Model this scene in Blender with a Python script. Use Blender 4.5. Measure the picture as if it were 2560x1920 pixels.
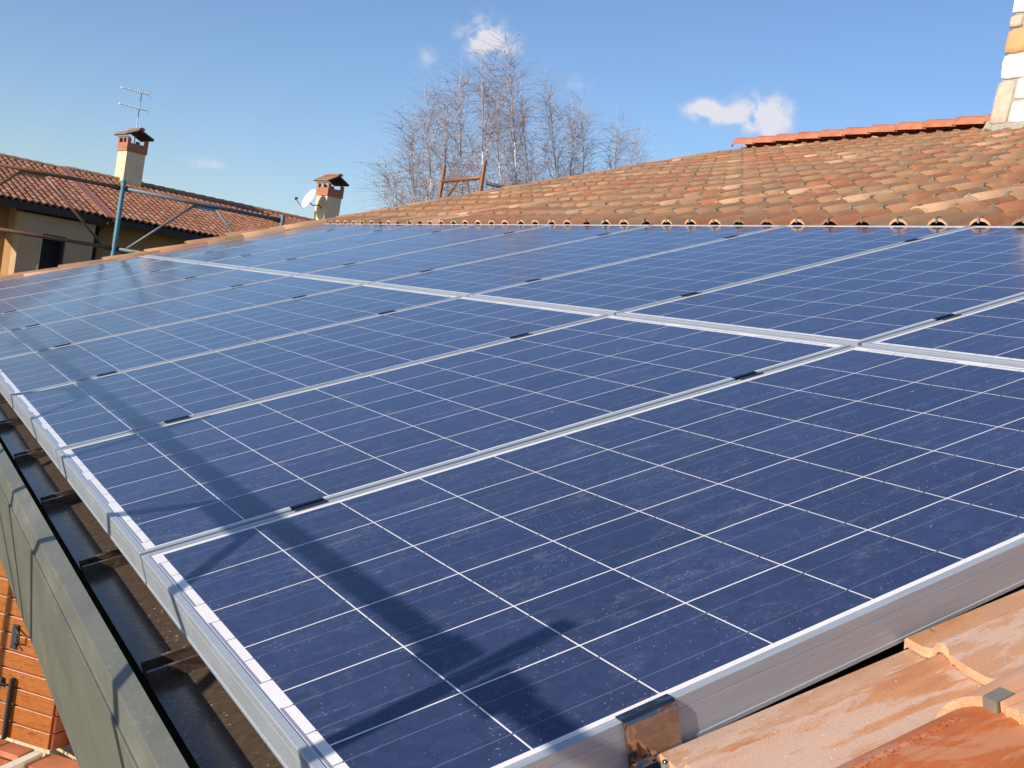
import bpy, math, random
from mathutils import Vector, Matrix
from math import radians, sin, cos, pi

scene = bpy.context.scene
for o in list(bpy.data.objects):
    bpy.data.objects.remove(o)

# ------------------------------------------------------------------ camera
CAM = Vector((-0.4753, -1.8912, 0.4632))
right = Vector((0.85699, -0.48926, 0.16185))
down = Vector((0.11542, -0.12386, -0.98556))
fwd = Vector((0.50224, 0.86330, -0.04968))
cd = bpy.data.cameras.new('camera')
cam = bpy.data.objects.new('camera', cd)
scene.collection.objects.link(cam)
m = Matrix((right, -down, -fwd)).transposed().to_4x4()
m.translation = CAM
cam.matrix_world = m
cd.sensor_width = 36.0
cd.lens = 36.0 * 2825.5 / 2560.0
cd.clip_start = 0.05
cd.clip_end = 3000
scene.camera = cam

# ------------------------------------------------------------------ light
TH = radians(20.0)
EV = Vector((cos(TH), 0, sin(TH)))      # up the roof slope
EU = Vector((0, 1, 0))                  # along the eave, away from the camera
EN = Vector((-sin(TH), 0, cos(TH)))     # roof normal
def RP(u, v, n=0.0):
    return EU * u + EV * v + EN * n
LDIR = (EU * -0.27 + EV * -1.15 + EN * 1.0).normalized()
sd = bpy.data.lights.new('sun', 'SUN')
sd.energy = 5.0
sd.angle = radians(0.53)
sd.color = (1.0, 0.90, 0.76)
sun = bpy.data.objects.new('sun', sd)
scene.collection.objects.link(sun)
sun.rotation_euler = LDIR.to_track_quat('Z', 'Y').to_euler()
sun.location = (-10, -4, 12)

world = bpy.data.worlds.new('World')
scene.world = world
world.use_nodes = True
scene.view_settings.view_transform = 'Standard'
scene.view_settings.look = 'None'
scene.view_settings.exposure = 0.15
scene.view_settings.gamma = 1.0


def build_world():
    nt = world.node_tree
    nt.nodes.clear()
    N = nt.nodes.new
    L = nt.links.new
    out = N('ShaderNodeOutputWorld')
    bg = N('ShaderNodeBackground')
    sky = N('ShaderNodeTexSky')
    sky.sky_type = 'NISHITA'
    sky.sun_disc = False
    sky.sun_elevation = math.asin(LDIR.z)
    sky.sun_rotation = math.atan2(LDIR.x, LDIR.y)
    sky.altitude = 50
    sky.air_density = 1.0
    sky.dust_density = 0.45
    sky.ozone_density = 3.2
    bg.inputs['Strength'].default_value = 0.118
    # small fair-weather clouds, each a soft patch at its own direction in the sky
    tc = N('ShaderNodeTexCoord')
    noise = N('ShaderNodeTexNoise')
    noise.inputs['Scale'].default_value = 46
    noise.inputs['Detail'].default_value = 7
    noise.inputs['Roughness'].default_value = 0.55
    L(tc.outputs['Generated'], noise.inputs['Vector'])
    clouds = [  # direction, half width, half height, weight
        ((0.4271, 0.8721, 0.2389), 0.020, 0.017, 1.0), ((0.4189, 0.8756, 0.2376), 0.014, 0.012, 0.9),
        ((0.4380, 0.8675, 0.2362), 0.016, 0.008, 0.7), ((0.4514, 0.8611, 0.2338), 0.016, 0.006, 0.45),
        ((0.3886, 0.8966, 0.2124), 0.013, 0.011, 0.55), ((0.5020, 0.8381, 0.2134), 0.022, 0.009, 0.55),
        ((0.6055, 0.7687, 0.2064), 0.026, 0.008, 1.0), ((0.5969, 0.7748, 0.2083), 0.015, 0.009, 0.9),
        ((0.6283, 0.7481, 0.2134), 0.020, 0.018, 1.1), ((0.6400, 0.7400, 0.2083), 0.016, 0.014, 1.2),
        ((0.6193, 0.7582, 0.2047), 0.024, 0.007, 0.9),
        ((0.2301, 0.9686, 0.0940), 0.020, 0.007, 0.48), ((0.2399, 0.9664, 0.0926), 0.016, 0.004, 0.36),
        ((0.3095, 0.9447, 0.1082), 0.010, 0.004, 0.14)]
    def mth(op, a, b=None, c=None):
        n = N('ShaderNodeMath')
        n.operation = op
        for i, x in enumerate((a, b, c)):
            if x is None:
                continue
            if isinstance(x, (int, float)):
                n.inputs[i].default_value = x
            else:
                L(x, n.inputs[i])
        return n.outputs[0]
    def dot(vec, d):
        n = N('ShaderNodeVectorMath')
        n.operation = 'DOT_PRODUCT'
        L(vec, n.inputs[0])
        n.inputs[1].default_value = d
        return n.outputs['Value']
    total = None
    for d, w, h, k in clouds:
        c = Vector(d).normalized()
        rt = c.cross(Vector((0, 0, 1))).normalized()
        # tilt with the camera roll is irrelevant: the patches are laid level in the sky
        up = rt.cross(c).normalized()
        a = mth('DIVIDE', dot(tc.outputs['Generated'], rt), w)
        b = mth('DIVIDE', dot(tc.outputs['Generated'], up), h)
        r2 = mth('ADD', mth('MULTIPLY', a, a), mth('MULTIPLY', b, b))
        front = mth('GREATER_THAN', dot(tc.outputs['Generated'], c), 0.5)
        g = mth('MULTIPLY', mth('MULTIPLY', mth('EXPONENT', mth('MULTIPLY', r2, -0.9)), k), front)
        total = g if total is None else mth('ADD', total, g)
    nz = mth('MULTIPLY_ADD', noise.outputs['Fac'], 4.0, -1.20)
    dens = mth('MULTIPLY', total, nz)
    ss = N('ShaderNodeMapRange')
    ss.interpolation_type = 'SMOOTHSTEP'
    ss.inputs['From Min'].default_value = 0.10
    ss.inputs['From Max'].default_value = 1.25
    ss.inputs['To Max'].default_value = 0.93
    L(dens, ss.inputs['Value'])
    mix = N('ShaderNodeMix')
    mix.data_type = 'RGBA'
    L(ss.outputs['Result'], mix.inputs['Factor'])
    tint = N('ShaderNodeMix')
    tint.data_type = 'RGBA'
    tint.blend_type = 'MULTIPLY'
    tint.inputs['Factor'].default_value = 1.0
    L(sky.outputs['Color'], tint.inputs['A'])
    tint.inputs['B'].default_value = (1.05, 1.07, 1.19, 1)
    L(tint.outputs['Result'], mix.inputs['A'])
    mix.inputs['B'].default_value = (6.1, 6.0, 6.5, 1)
    L(mix.outputs['Result'], bg.inputs['Color'])
    L(bg.outputs['Background'], out.inputs['Surface'])
build_world()

# ------------------------------------------------------------------ materials
class NT:
    """small helper that writes node graphs"""
    def __init__(s, name):
        s.m = bpy.data.materials.new(name)
        s.m.use_nodes = True
        s.nt = s.m.node_tree
        s.b = s.nt.nodes['Principled BSDF']
        s.tc = s.nt.nodes.new('ShaderNodeTexCoord')
    def N(s, t):
        return s.nt.nodes.new(t)
    def L(s, a, b):
        s.nt.links.new(a, b)
    def put(s, sock, x):
        if isinstance(x, (int, float)):
            sock.default_value = x
        elif isinstance(x, (tuple, list)):
            sock.default_value = tuple(x) + ((1,) if len(x) == 3 and sock.type == 'RGBA' else ())
        else:
            s.L(x, sock)
    def m_(s, op, a, b=None, c=None, clamp=False):
        n = s.N('ShaderNodeMath')
        n.operation = op
        n.use_clamp = clamp
        for i, x in enumerate((a, b, c)):
            if x is not None:
                s.put(n.inputs[i], x)
        return n.outputs[0]
    def noise(s, scale, detail=3, rough=0.5, vec=None, dist=0.0, out='Fac'):
        n = s.N('ShaderNodeTexNoise')
        n.inputs['Scale'].default_value = scale
        n.inputs['Detail'].default_value = detail
        n.inputs['Roughness'].default_value = rough
        n.inputs['Distortion'].default_value = dist
        s.L(vec if vec else s.tc.outputs['Object'], n.inputs['Vector'])
        return n.outputs[out]
    def vor(s, scale, vec=None, feature='F1', out='Distance', rnd=1.0):
        n = s.N('ShaderNodeTexVoronoi')
        n.feature = feature
        n.inputs['Scale'].default_value = scale
        n.inputs['Randomness'].default_value = rnd
        s.L(vec if vec else s.tc.outputs['Object'], n.inputs['Vector'])
        return n.outputs[out]
    def scaled(s, v, sc, loc=(0, 0, 0), rot=(0, 0, 0)):
        n = s.N('ShaderNodeMapping')
        n.inputs['Scale'].default_value = sc
        n.inputs['Location'].default_value = loc
        n.inputs['Rotation'].default_value = rot
        s.L(v, n.inputs['Vector'])
        return n.outputs[0]
    def ss(s, x, a, b, lo=0.0, hi=1.0):
        n = s.N('ShaderNodeMapRange')
        n.interpolation_type = 'SMOOTHSTEP'
        s.put(n.inputs['Value'], x)
        n.inputs['From Min'].default_value = a
        n.inputs['From Max'].default_value = b
        n.inputs['To Min'].default_value = lo
        n.inputs['To Max'].default_value = hi
        return n.outputs['Result']
    def mix(s, f, a, b, mode='MIX'):
        n = s.N('ShaderNodeMix')
        n.data_type = 'RGBA'
        n.blend_type = mode
        s.put(n.inputs['Factor'], f)
        s.put(n.inputs['A'], a)
        s.put(n.inputs['B'], b)
        return n.outputs['Result']
    def ramp(s, f, stops):
        n = s.N('ShaderNodeValToRGB')
        cr = n.color_ramp
        while len(cr.elements) < len(stops):
            cr.elements.new(0.5)
        for e, (p, c) in zip(cr.elements, stops):
            e.position = p
            e.color = tuple(c) + (1,)
        s.put(n.inputs['Fac'], f)
        return n.outputs['Color']
    def bump(s, h, strength=0.3, dist=0.01):
        n = s.N('ShaderNodeBump')
        n.inputs['Strength'].default_value = strength
        n.inputs['Distance'].default_value = dist
        s.L(h, n.inputs['Height'])
        s.L(n.outputs['Normal'], s.b.inputs['Normal'])
    def set(s, **k):
        for kk, v in k.items():
            s.put(s.b.inputs[kk.replace('_', ' ')], v)
        return s.m

def simple(name, col, rough=0.6, metal=0.0, var=0.15, scale=8, spec=0.5, bump=0.0, bscale=60):
    t = NT(name)
    f = t.noise(scale, 4, 0.6)
    c2 = tuple(min(1, x * (1 + var)) for x in col)
    c1 = tuple(x * (1 - var) for x in col)
    t.set(Base_Color=t.ramp(f, [(0.3, c1), (0.7, c2)]), Roughness=rough, Metallic=metal)
    t.b.inputs['Specular IOR Level'].default_value = spec
    if bump:
        t.bump(t.noise(bscale, 3), bump, 0.01)
    return t.m

CELL = 0.158
def mat_cells():
    t = NT('solar_cells')
    xyz = t.N('ShaderNodeSeparateXYZ')
    t.L(t.tc.outputs['Object'], xyz.inputs[0])
    gv = t.m_('DIVIDE', xyz.outputs['X'], CELL)
    gu = t.m_('DIVIDE', xyz.outputs['Y'], CELL)
    def near_int(g, halfw):          # 1 close to an integer
        d = t.m_('ABSOLUTE', t.m_('SUBTRACT', g, t.m_('ROUND', g)))
        return t.m_('LESS_THAN', d, halfw / CELL)
    def between(g, lo, hi):
        return t.m_('MULTIPLY', t.m_('GREATER_THAN', g, lo), t.m_('LESS_THAN', g, hi))
    inside = t.m_('MULTIPLY', between(gu, -0.004, 6.004), between(gv, -0.004, 10.004))
    gap_u = near_int(gu, 0.00125)     # lines running up the slope
    gap_v = near_int(gv, 0.00105)     # lines running along the eave
    gap = t.m_('MAXIMUM', gap_u, gap_v)
    fr = t.m_('FRACT', gu)
    def bar(c, hw):
        return t.m_('LESS_THAN', t.m_('ABSOLUTE', t.m_('SUBTRACT', fr, c)), hw / CELL)
    bus = t.m_('MAXIMUM', bar(0.26, 0.0009), bar(0.74, 0.0009))
    busw = t.m_('MAXIMUM', bar(0.26, 0.0016), bar(0.74, 0.0016))
    # per-cell tint
    cellid = t.N('ShaderNodeCombineXYZ')
    t.L(t.m_('FLOOR', gu), cellid.inputs[0])
    t.L(t.m_('FLOOR', gv), cellid.inputs[1])
    oi = t.N('ShaderNodeObjectInfo')
    t.L(oi.outputs['Random'], cellid.inputs[2])
    wn = t.N('ShaderNodeTexWhiteNoise')
    t.L(cellid.outputs[0], wn.inputs['Vector'])
    grain = t.vor(70, out='Color')
    gsep = t.N('ShaderNodeSeparateColor')
    t.L(grain, gsep.inputs[0])
    val = t.m_('ADD', t.m_('MULTIPLY', wn.outputs['Value'], 0.5), t.m_('MULTIPLY', gsep.outputs[0], 0.5))
    cell = t.ramp(val, [(0.0, (0.009, 0.018, 0.064)), (0.5, (0.016, 0.028, 0.090)), (1.0, (0.027, 0.043, 0.122))])
    # contact fingers, fine light lines parallel to the eave every 2.4 mm
    fing = t.m_('FRACT', t.m_('DIVIDE', xyz.outputs['X'], 0.0024))
    fing = t.ss(t.m_('ABSOLUTE', t.m_('SUBTRACT', fing, 0.5)), 0.22, 0.42)
    cell = t.mix(t.m_('MULTIPLY', fing, 0.25), cell, (0.12, 0.15, 0.24))
    cell = t.mix(t.m_('MULTIPLY', bus, 0.22), cell, (0.34, 0.38, 0.50))
    backing = (0.80, 0.77, 0.76)
    gapc = t.mix(t.m_('MULTIPLY', busw, gap_v), backing, (0.05, 0.055, 0.08))
    col = t.mix(gap, cell, gapc)
    # white margin with the connecting ribbons at the lower and upper ends
    fr2 = t.m_('MODULO', t.m_('ADD', gu, 20.0), 2.0)
    span = between(fr2, 0.25, 1.76)
    lo = t.m_('MULTIPLY', between(xyz.outputs['X'], -0.0155, -0.0115), span)
    hi = t.m_('MULTIPLY', between(xyz.outputs['X'], 10 * CELL + 0.0115, 10 * CELL + 0.0155), span)
    stub = t.m_('MULTIPLY', t.m_('MAXIMUM', bar(0.26, 0.0012), bar(0.74, 0.0012)),
                t.m_('MAXIMUM', between(xyz.outputs['X'], -0.0120, 0.0), between(xyz.outputs['X'], 10 * CELL, 10 * CELL + 0.012)))
    rib = t.m_('MAXIMUM', t.m_('MAXIMUM', lo, hi), stub)
    margin = t.mix(rib, backing, (0.24, 0.24, 0.30))
    col = t.mix(inside, margin, col)
    # dust: specks, droppings, dried smears
    v = t.tc.outputs['Object']
    off = t.N('ShaderNodeVectorMath')
    off.operation = 'ADD'
    t.L(v, off.inputs[0])
    cmb = t.N('ShaderNodeCombineXYZ')
    t.L(t.m_('MULTIPLY', oi.outputs['Random'], 37.0), cmb.inputs[0])
    t.L(t.m_('MULTIPLY', oi.outputs['Random'], 11.0), cmb.inputs[1])
    t.L(cmb.outputs[0], off.inputs[1])
    dv = off.outputs[0]
    wob = t.noise(60, 2, 0.5, dv)
    sp = t.m_('LESS_THAN', t.m_('ADD', t.vor(125, dv), t.m_('MULTIPLY', wob, 0.14)), 0.185)
    spm = t.m_('MULTIPLY', sp, t.ss(t.noise(7, 3, 0.6, dv), 0.42, 0.58))
    big = t.m_('LESS_THAN', t.m_('ADD', t.vor(17, dv), t.m_('MULTIPLY', wob, 0.10)), 0.078)
    film = t.m_('MULTIPLY', t.ss(t.noise(7.5, 6, 0.72, t.scaled(dv, (1.0, 2.2, 1)), 1.2), 0.52, 0.72), t.ss(t.noise(260, 3, 0.8, t.scaled(dv, (0.35, 1.2, 1))), 0.42, 0.62))
    base_film = t.m_('MULTIPLY', t.noise(2.3, 4, 0.6, dv), 0.045)
    col = t.mix(t.m_('ADD', t.m_('MULTIPLY', film, 0.34), base_film), col, (0.36, 0.34, 0.38))
    col = t.mix(t.m_('MULTIPLY', spm, 0.60), col, (0.48, 0.44, 0.42))
    col = t.mix(t.m_('MULTIPLY', big, 0.6), col, (0.60, 0.54, 0.47))
    t.set(Base_Color=col, Roughness=t.ss(t.noise(4, 4, 0.6, dv), 0.3, 0.7, 0.07, 0.15), IOR=1.42)
    t.b.inputs['Specular IOR Level'].default_value = 0.5
    t.bump(t.noise(900, 1), 0.02, 0.002)
    return t.m

def mat_alu():
    t = NT('anodised_aluminium')
    f = t.noise(30, 4, 0.6, t.scaled(t.tc.outputs['Object'], (0.3, 6, 6)))
    t.set(Base_Color=t.ramp(f, [(0.3, (0.35, 0.385, 0.43)), (0.7, (0.43, 0.465, 0.51))]), Metallic=0.22,
          Roughness=t.ss(t.noise(14, 3), 0.3, 0.7, 0.34, 0.44))
    return t.m

def mat_terracotta():
    """weathered roof tiles, every tile with its own tone"""
    t = NT('terracotta_tile')
    geo = t.N('ShaderNodeNewGeometry')
    r = geo.outputs['Random Per Island']
    base = t.ramp(r, [(0.0, (0.27, 0.135, 0.076)), (0.16, (0.32, 0.115, 0.058)), (0.30, (0.28, 0.165, 0.092)),
                      (0.44, (0.34, 0.195, 0.105)), (0.56, (0.215, 0.125, 0.080)), (0.68, (0.33, 0.185, 0.100)),
                      (0.80, (0.37, 0.130, 0.062)), (0.92, (0.36, 0.205, 0.115)), (0.975, (0.54, 0.33, 0.20))])
    v = t.tc.outputs['Object']
    r2 = t.m_('MULTIPLY', r, 91.7)
    cmb = t.N('ShaderNodeCombineXYZ')
    t.L(r2, cmb.inputs[0]); t.L(r2, cmb.inputs[2])
    off = t.N('ShaderNodeVectorMath'); off.operation = 'ADD'
    t.L(v, off.inputs[0]); t.L(cmb.outputs[0], off.inputs[1])
    dv = off.outputs[0]
    n1 = t.noise(9, 5, 0.6, dv, 0.8)
    n2 = t.noise(38, 5, 0.7, dv)
    col = t.mix(t.ss(n1, 0.50, 0.66, 0, 0.28), base, (0.50, 0.29, 0.17))
    col = t.mix(t.ss(t.noise(14, 4, 0.6, dv, 1.5), 0.56, 0.66, 0, 0.45), col, (0.26, 0.18, 0.10))
    col = t.mix(t.ss(n2, 0.58, 0.80, 0, 0.25), col, (0.56, 0.37, 0.26))
    col = t.mix(t.ss(t.vor(130, dv), 0.10, 0.04, 0, 0.6), col, (0.72, 0.60, 0.48))
    # broad weathering that runs across many tiles: soot and lichen grey
    col = t.mix(t.ss(t.noise(0.9, 5, 0.65, v, 0.5), 0.42, 0.68, 0.05, 0.45), col, (0.235, 0.165, 0.105))
    # moss specks near the noses
    col = t.mix(t.ss(t.noise(26, 5, 0.75, dv), 0.66, 0.74, 0, 0.55), col, (0.15, 0.125, 0.06))
    t.set(Base_Color=col, Roughness=0.85)
    t.b.inputs['Specular IOR Level'].default_value = 0.2
    t.bump(t.m_('ADD', t.noise(150, 4, 0.7, dv), t.m_('MULTIPLY', n2, 1.5)), 0.35, 0.003)
    return t.m

def mat_near_tile():
    """close view of the newer tiles: pale dried washes over wet orange clay"""
    t = NT('washed_terracotta')
    geo = t.N('ShaderNodeNewGeometry')
    r = geo.outputs['Random Per Island']
    v = t.tc.outputs['Object']
    cmb = t.N('ShaderNodeCombineXYZ')
    t.L(t.m_('MULTIPLY', r, 13.1), cmb.inputs[0])
    off = t.N('ShaderNodeVectorMath'); off.operation = 'ADD'
    t.L(v, off.inputs[0]); t.L(cmb.outputs[0], off.inputs[1])
    # lay the pattern along the slope: turn first, then stretch
    lay = t.scaled(off.outputs[0], (1, 1, 1), (0, 0, 0), (0, TH, 0))
    dv = t.scaled(lay, (0.30, 1.5, 1.5))
    col = t.ramp(t.noise(9, 5, 0.6, dv, 0.3), [(0.30, (0.44, 0.165, 0.070)), (0.46, (0.58, 0.285, 0.145)), (0.60, (0.54, 0.30, 0.185)), (0.75, (0.66, 0.42, 0.28))])
    wash = t.ss(t.noise(8, 9, 0.74, dv, 0.35), 0.48, 0.52, 0, 0.75)
    col = t.mix(wash, col, (0.62, 0.45, 0.36))
    col = t.mix(t.ss(t.noise(7, 7, 0.7, dv, 0.4), 0.58, 0.66, 0, 0.6), col, (0.36, 0.27, 0.165))
    col = t.mix(t.ss(t.noise(17, 5, 0.7, lay, 0.8), 0.66, 0.72, 0, 0.7), col, (0.15, 0.085, 0.050))
    col = t.mix(t.ss(t.noise(420, 4, 0.8, lay), 0.45, 0.75, 0, 0.25), col, (0.36, 0.21, 0.12))
    col = t.mix(t.ss(t.vor(70, lay), 0.085, 0.05, 0, 0.8), col, (0.80, 0.66, 0.50))
    t.set(Base_Color=col, Roughness=t.ss(t.noise(6, 3, 0.5, dv), 0.35, 0.65, 0.62, 0.88))
    t.b.inputs['Specular IOR Level'].default_value = 0.22
    t.bump(t.m_('ADD', t.noise(330, 5, 0.8, off.outputs[0]), t.noise(45, 5, 0.7, dv)), 0.55, 0.0026)
    return t.m

def mat_island_ramp(name, stops, rough=0.8, nscale=12):
    t = NT(name)
    geo = t.N('ShaderNodeNewGeometry')
    r = geo.outputs['Random Per Island']
    base = t.ramp(r, stops)
    col = t.mix(t.ss(t.noise(nscale, 4, 0.6), 0.35, 0.7, 0, 0.35), base, tuple(min(1, x * 0.72 + 0.03) for x in stops[0][1]))
    t.set(Base_Color=col, Roughness=rough)
    t.b.inputs['Specular IOR Level'].default_value = 0.3
    return t.m

def mat_sheet():
    t = NT('brown_coated_sheet')
    v = t.tc.outputs['Object']
    sp = t.ss(t.noise(42, 6, 0.75, t.scaled(v, (1, 2.6, 1)), 0.4), 0.60, 0.72)
    sp2 = t.m_('MULTIPLY', t.ss(t.vor(75, t.scaled(v, (1, 1.6, 1))), 0.20, 0.06), t.ss(t.noise(6, 2, 0.5), 0.42, 0.6))
    lay = t.ss(t.noise(120, 5, 0.7, t.scaled(v, (0.35, 4.5, 1))), 0.35, 0.75)
    col = t.mix(t.m_('MULTIPLY', lay, 0.6), (0.060, 0.040, 0.030), (0.200, 0.145, 0.108))
    col = t.mix(t.m_('MULTIPLY', sp, 0.35), col, (0.34, 0.28, 0.22))
    col = t.mix(t.m_('MULTIPLY', sp2, 0.85), col, (0.62, 0.57, 0.50))
    t.set(Base_Color=col, Roughness=t.ss(lay, 0, 1, 0.16, 0.42))
    t.b.inputs['Specular IOR Level'].default_value = 0.55
    return t.m

def mat_gutter():
    t = NT('grey_green_gutter_metal')
    v = t.tc.outputs['Object']
    col = t.ramp(t.noise(7, 5, 0.6, t.scaled(v, (1, 0.5, 1)), 0.4), [(0.3, (0.108, 0.112, 0.095)), (0.6, (0.150, 0.152, 0.128)), (0.75, (0.205, 0.200, 0.168))])
    col = t.mix(t.ss(t.noise(60, 4, 0.7, t.scaled(v, (0.3, 1, 3))), 0.50, 0.75, 0, 0.45), col, (0.26, 0.25, 0.19))
    col = t.mix(t.ss(t.vor(60, v), 0.07, 0.03, 0, 0.6), col, (0.50, 0.48, 0.38))
    t.set(Base_Color=col, Roughness=0.52, Metallic=0.1)
    return t.m

def mat_wood():
    t = NT('varnished_wood')
    v = t.tc.outputs['Object']
    g = t.noise(5, 6, 0.62, t.scaled(v, (2, 2, 16)), 2.2)
    col = t.ramp(g, [(0.28, (0.10, 0.030, 0.010)), (0.42, (0.30, 0.085, 0.016)), (0.56, (0.40, 0.140, 0.032)), (0.68, (0.26, 0.075, 0.014))])
    col = t.mix(t.ss(t.vor(34, v), 0.11, 0.07), col, (0.05, 0.018, 0.008))
    t.set(Base_Color=col, Roughness=0.38)
    return t.m

def mat_brick(name='brick_courses', s=1.0):
    t = NT(name)
    n = t.N('ShaderNodeTexBrick')
    t.L(t.scaled(t.tc.outputs['Object'], (1, 1, 1), (0, 0, 0), (pi / 2, 0, 0)), n.inputs['Vector'])
    n.inputs['Scale'].default_value = 1
    n.inputs['Brick Width'].default_value = 0.24
    n.inputs['Row Height'].default_value = 0.065
    n.inputs['Mortar Size'].default_value = 0.008
    n.inputs['Color1'].default_value = (0.50, 0.15, 0.07, 1)
    n.inputs['Color2'].default_value = (0.38, 0.11, 0.055, 1)
    n.inputs['Mortar'].default_value = (0.32, 0.22, 0.16, 1)
    t.set(Base_Color=n.outputs['Color'], Roughness=0.85)
    return t.m

def mat_rust_pipe(name, paint, rustiness):
    t = NT(name)
    v = t.tc.outputs['Object']
    k = t.ss(t.noise(7, 5, 0.65), rustiness - 0.06, rustiness + 0.06)
    col = t.mix(k, (0.24, 0.105, 0.050), paint)
    col = t.mix(t.ss(t.noise(50, 3, 0.6), 0.6, 0.7, 0, 0.5), col, (0.40, 0.33, 0.25))
    t.set(Base_Color=col, Roughness=0.55, Metallic=0.15)
    return t.m

M = {}
M['cells'] = mat_cells()
M['alu'] = mat_alu()
M['tile'] = mat_terracotta()
M['ntile'] = mat_near_tile()
def mat_arch(name, stops, washcol, wash, rough):
    t = NT(name)
    lay = t.scaled(t.tc.outputs['Object'], (1, 1, 1), (0, 0, 0), (0, TH, 0))
    dv = t.scaled(lay, (0.5, 1.6, 1.6))
    col = t.ramp(t.noise(8, 6, 0.65, dv, 0.4), stops)
    col = t.mix(t.ss(t.noise(6.5, 7, 0.7, dv, 0.6), 0.50, 0.54, 0, wash), col, washcol)
    col = t.mix(t.ss(t.noise(500, 4, 0.8, lay), 0.45, 0.75, 0, 0.3), col, tuple(x * 0.55 for x in stops[0][1]))
    col = t.mix(t.ss(t.vor(60, lay), 0.05, 0.03, 0, 0.8), col, (0.10, 0.04, 0.02))
    t.set(Base_Color=col, Roughness=rough)
    t.b.inputs['Specular IOR Level'].default_value = 0.35
    t.bump(t.noise(360, 5, 0.8, lay), 0.35, 0.0018)
    return t.m
M['arch_wet'] = mat_arch('wet_orange_clay', [(0.35, (0.40, 0.105, 0.032)), (0.65, (0.54, 0.165, 0.052))], (0.52, 0.24, 0.13), 0.75, 0.45)
M['arch_dry'] = mat_arch('dry_pink_clay', [(0.35, (0.60, 0.27, 0.145)), (0.65, (0.66, 0.34, 0.20))], (0.62, 0.40, 0.29), 0.5, 0.7)
M['sheet'] = mat_sheet()
M['gutter'] = mat_gutter()
M['wood'] = mat_wood()
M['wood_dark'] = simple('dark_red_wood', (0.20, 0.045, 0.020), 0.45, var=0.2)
M['brick'] = mat_brick()
M['clay_edge'] = simple('pale_clay_edge', (0.62, 0.36, 0.205), 0.85, var=0.18, scale=60, bump=0.25, bscale=300)
M['clip'] = simple('galvanised_clip', (0.24, 0.23, 0.18), 0.55, 0.3, 0.4, 9)
M['clampdark'] = simple('dark_anodised_clamp', (0.035, 0.035, 0.06), 0.28, 0.7, 0.1)
def mat_bronze():
    t = NT('bronze_tinted_steel')
    t.set(Base_Color=t.ramp(t.noise(14, 3, 0.5), [(0.35, (0.30, 0.25, 0.23)), (0.65, (0.38, 0.31, 0.27))]), Metallic=1.0,
          Roughness=t.ss(t.noise(30, 3), 0.3, 0.7, 0.08, 0.20))
    t.bump(t.noise(28, 2, 0.5), 0.7, 0.010)
    return t.m
M['bronze'] = mat_bronze()
M['ridge'] = simple('orange_ridge_tile', (0.47, 0.165, 0.085), 0.75, var=0.25, scale=9)
M['plaster_our'] = simple('cream_plaster', (0.55, 0.45, 0.28), 0.9)
M['plaster_n'] = simple('yellow_plaster', (0.38, 0.205, 0.085), 0.9, var=0.08, scale=1.5)
M['plaster_bay'] = simple('pale_plaster', (0.44, 0.30, 0.17), 0.9, var=0.10, scale=1.5)
M['plaster_ch'] = simple('cream_chimney_plaster', (0.70, 0.57, 0.36), 0.9, var=0.07, scale=3)
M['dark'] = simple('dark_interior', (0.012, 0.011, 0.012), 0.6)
M['eavewood'] = simple('dark_brown_eave_wood', (0.035, 0.024, 0.020), 0.7)
M['ntiles'] = mat_island_ramp('aged_red_tiles', [(0.0, (0.25, 0.105, 0.058)), (0.3, (0.32, 0.138, 0.078)), (0.6, (0.28, 0.118, 0.066)), (0.85, (0.38, 0.195, 0.125)), (1.0, (0.33, 0.150, 0.090))])
M['nridge'] = mat_island_ramp('mossy_ridge_tiles', [(0.0, (0.30, 0.19, 0.12)), (0.4, (0.38, 0.19, 0.12)), (0.7, (0.34, 0.25, 0.13)), (1.0, (0.36, 0.17, 0.11))])
M['copper'] = simple('brown_flashing', (0.36, 0.15, 0.10), 0.5, 0.1)
M['white'] = simple('white_paint', (0.80, 0.79, 0.76), 0.5, var=0.03)
M['steel'] = simple('galvanised_steel', (0.42, 0.43, 0.45), 0.45, 0.4, 0.15)
M['darkmetal'] = simple('dark_metal', (0.045, 0.045, 0.055), 0.5, 0.3)
M['bluepipe'] = mat_rust_pipe('blue_painted_pipe', (0.085, 0.22, 0.29), 0.40)
M['greypipe'] = mat_rust_pipe('grey_blue_pipe', (0.13, 0.175, 0.21), 0.42)
M['rustpipe'] = mat_rust_pipe('rusty_pipe', (0.22, 0.13, 0.085), 0.50)
M['hrust'] = mat_rust_pipe('orange_rust_pipe', (0.27, 0.115, 0.055), 0.45)
M['bark'] = simple('birch_bark', (0.80, 0.76, 0.72), 0.8, var=0.25, scale=6)
M['twig'] = simple('brown_twigs', (0.28, 0.19, 0.17), 0.85, var=0.2)
M['twig_light'] = simple('pale_twigs', (0.56, 0.48, 0.46), 0.85, var=0.2)
M['leaf'] = simple('dry_catkins', (0.24, 0.11, 0.075), 0.85, var=0.3)
M['st_white'] = simple('white_stone', (0.86, 0.84, 0.78), 0.8, var=0.05, scale=14, bump=0.4, bscale=40)
M['st_beige'] = simple('beige_stone', (0.50, 0.43, 0.33), 0.85, var=0.15, scale=12, bump=0.4, bscale=40)
M['st_brick'] = simple('orange_brick_stone', (0.72, 0.33, 0.15), 0.8, var=0.08, scale=12, bump=0.3, bscale=40)
M['mortar'] = simple('rough_mortar', (0.36, 0.32, 0.26), 0.95, var=0.15, scale=30, bump=0.6, bscale=90)
M['grass'] = simple('winter_grass', (0.075, 0.085, 0.035), 0.95, var=0.35, scale=0.7)
M['red'] = simple('dark_red_fabric', (0.30, 0.035, 0.040), 0.7, var=0.1)
M['pinkwhite'] = simple('faded_pink_letters', (0.55, 0.28, 0.30), 0.7)
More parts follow.
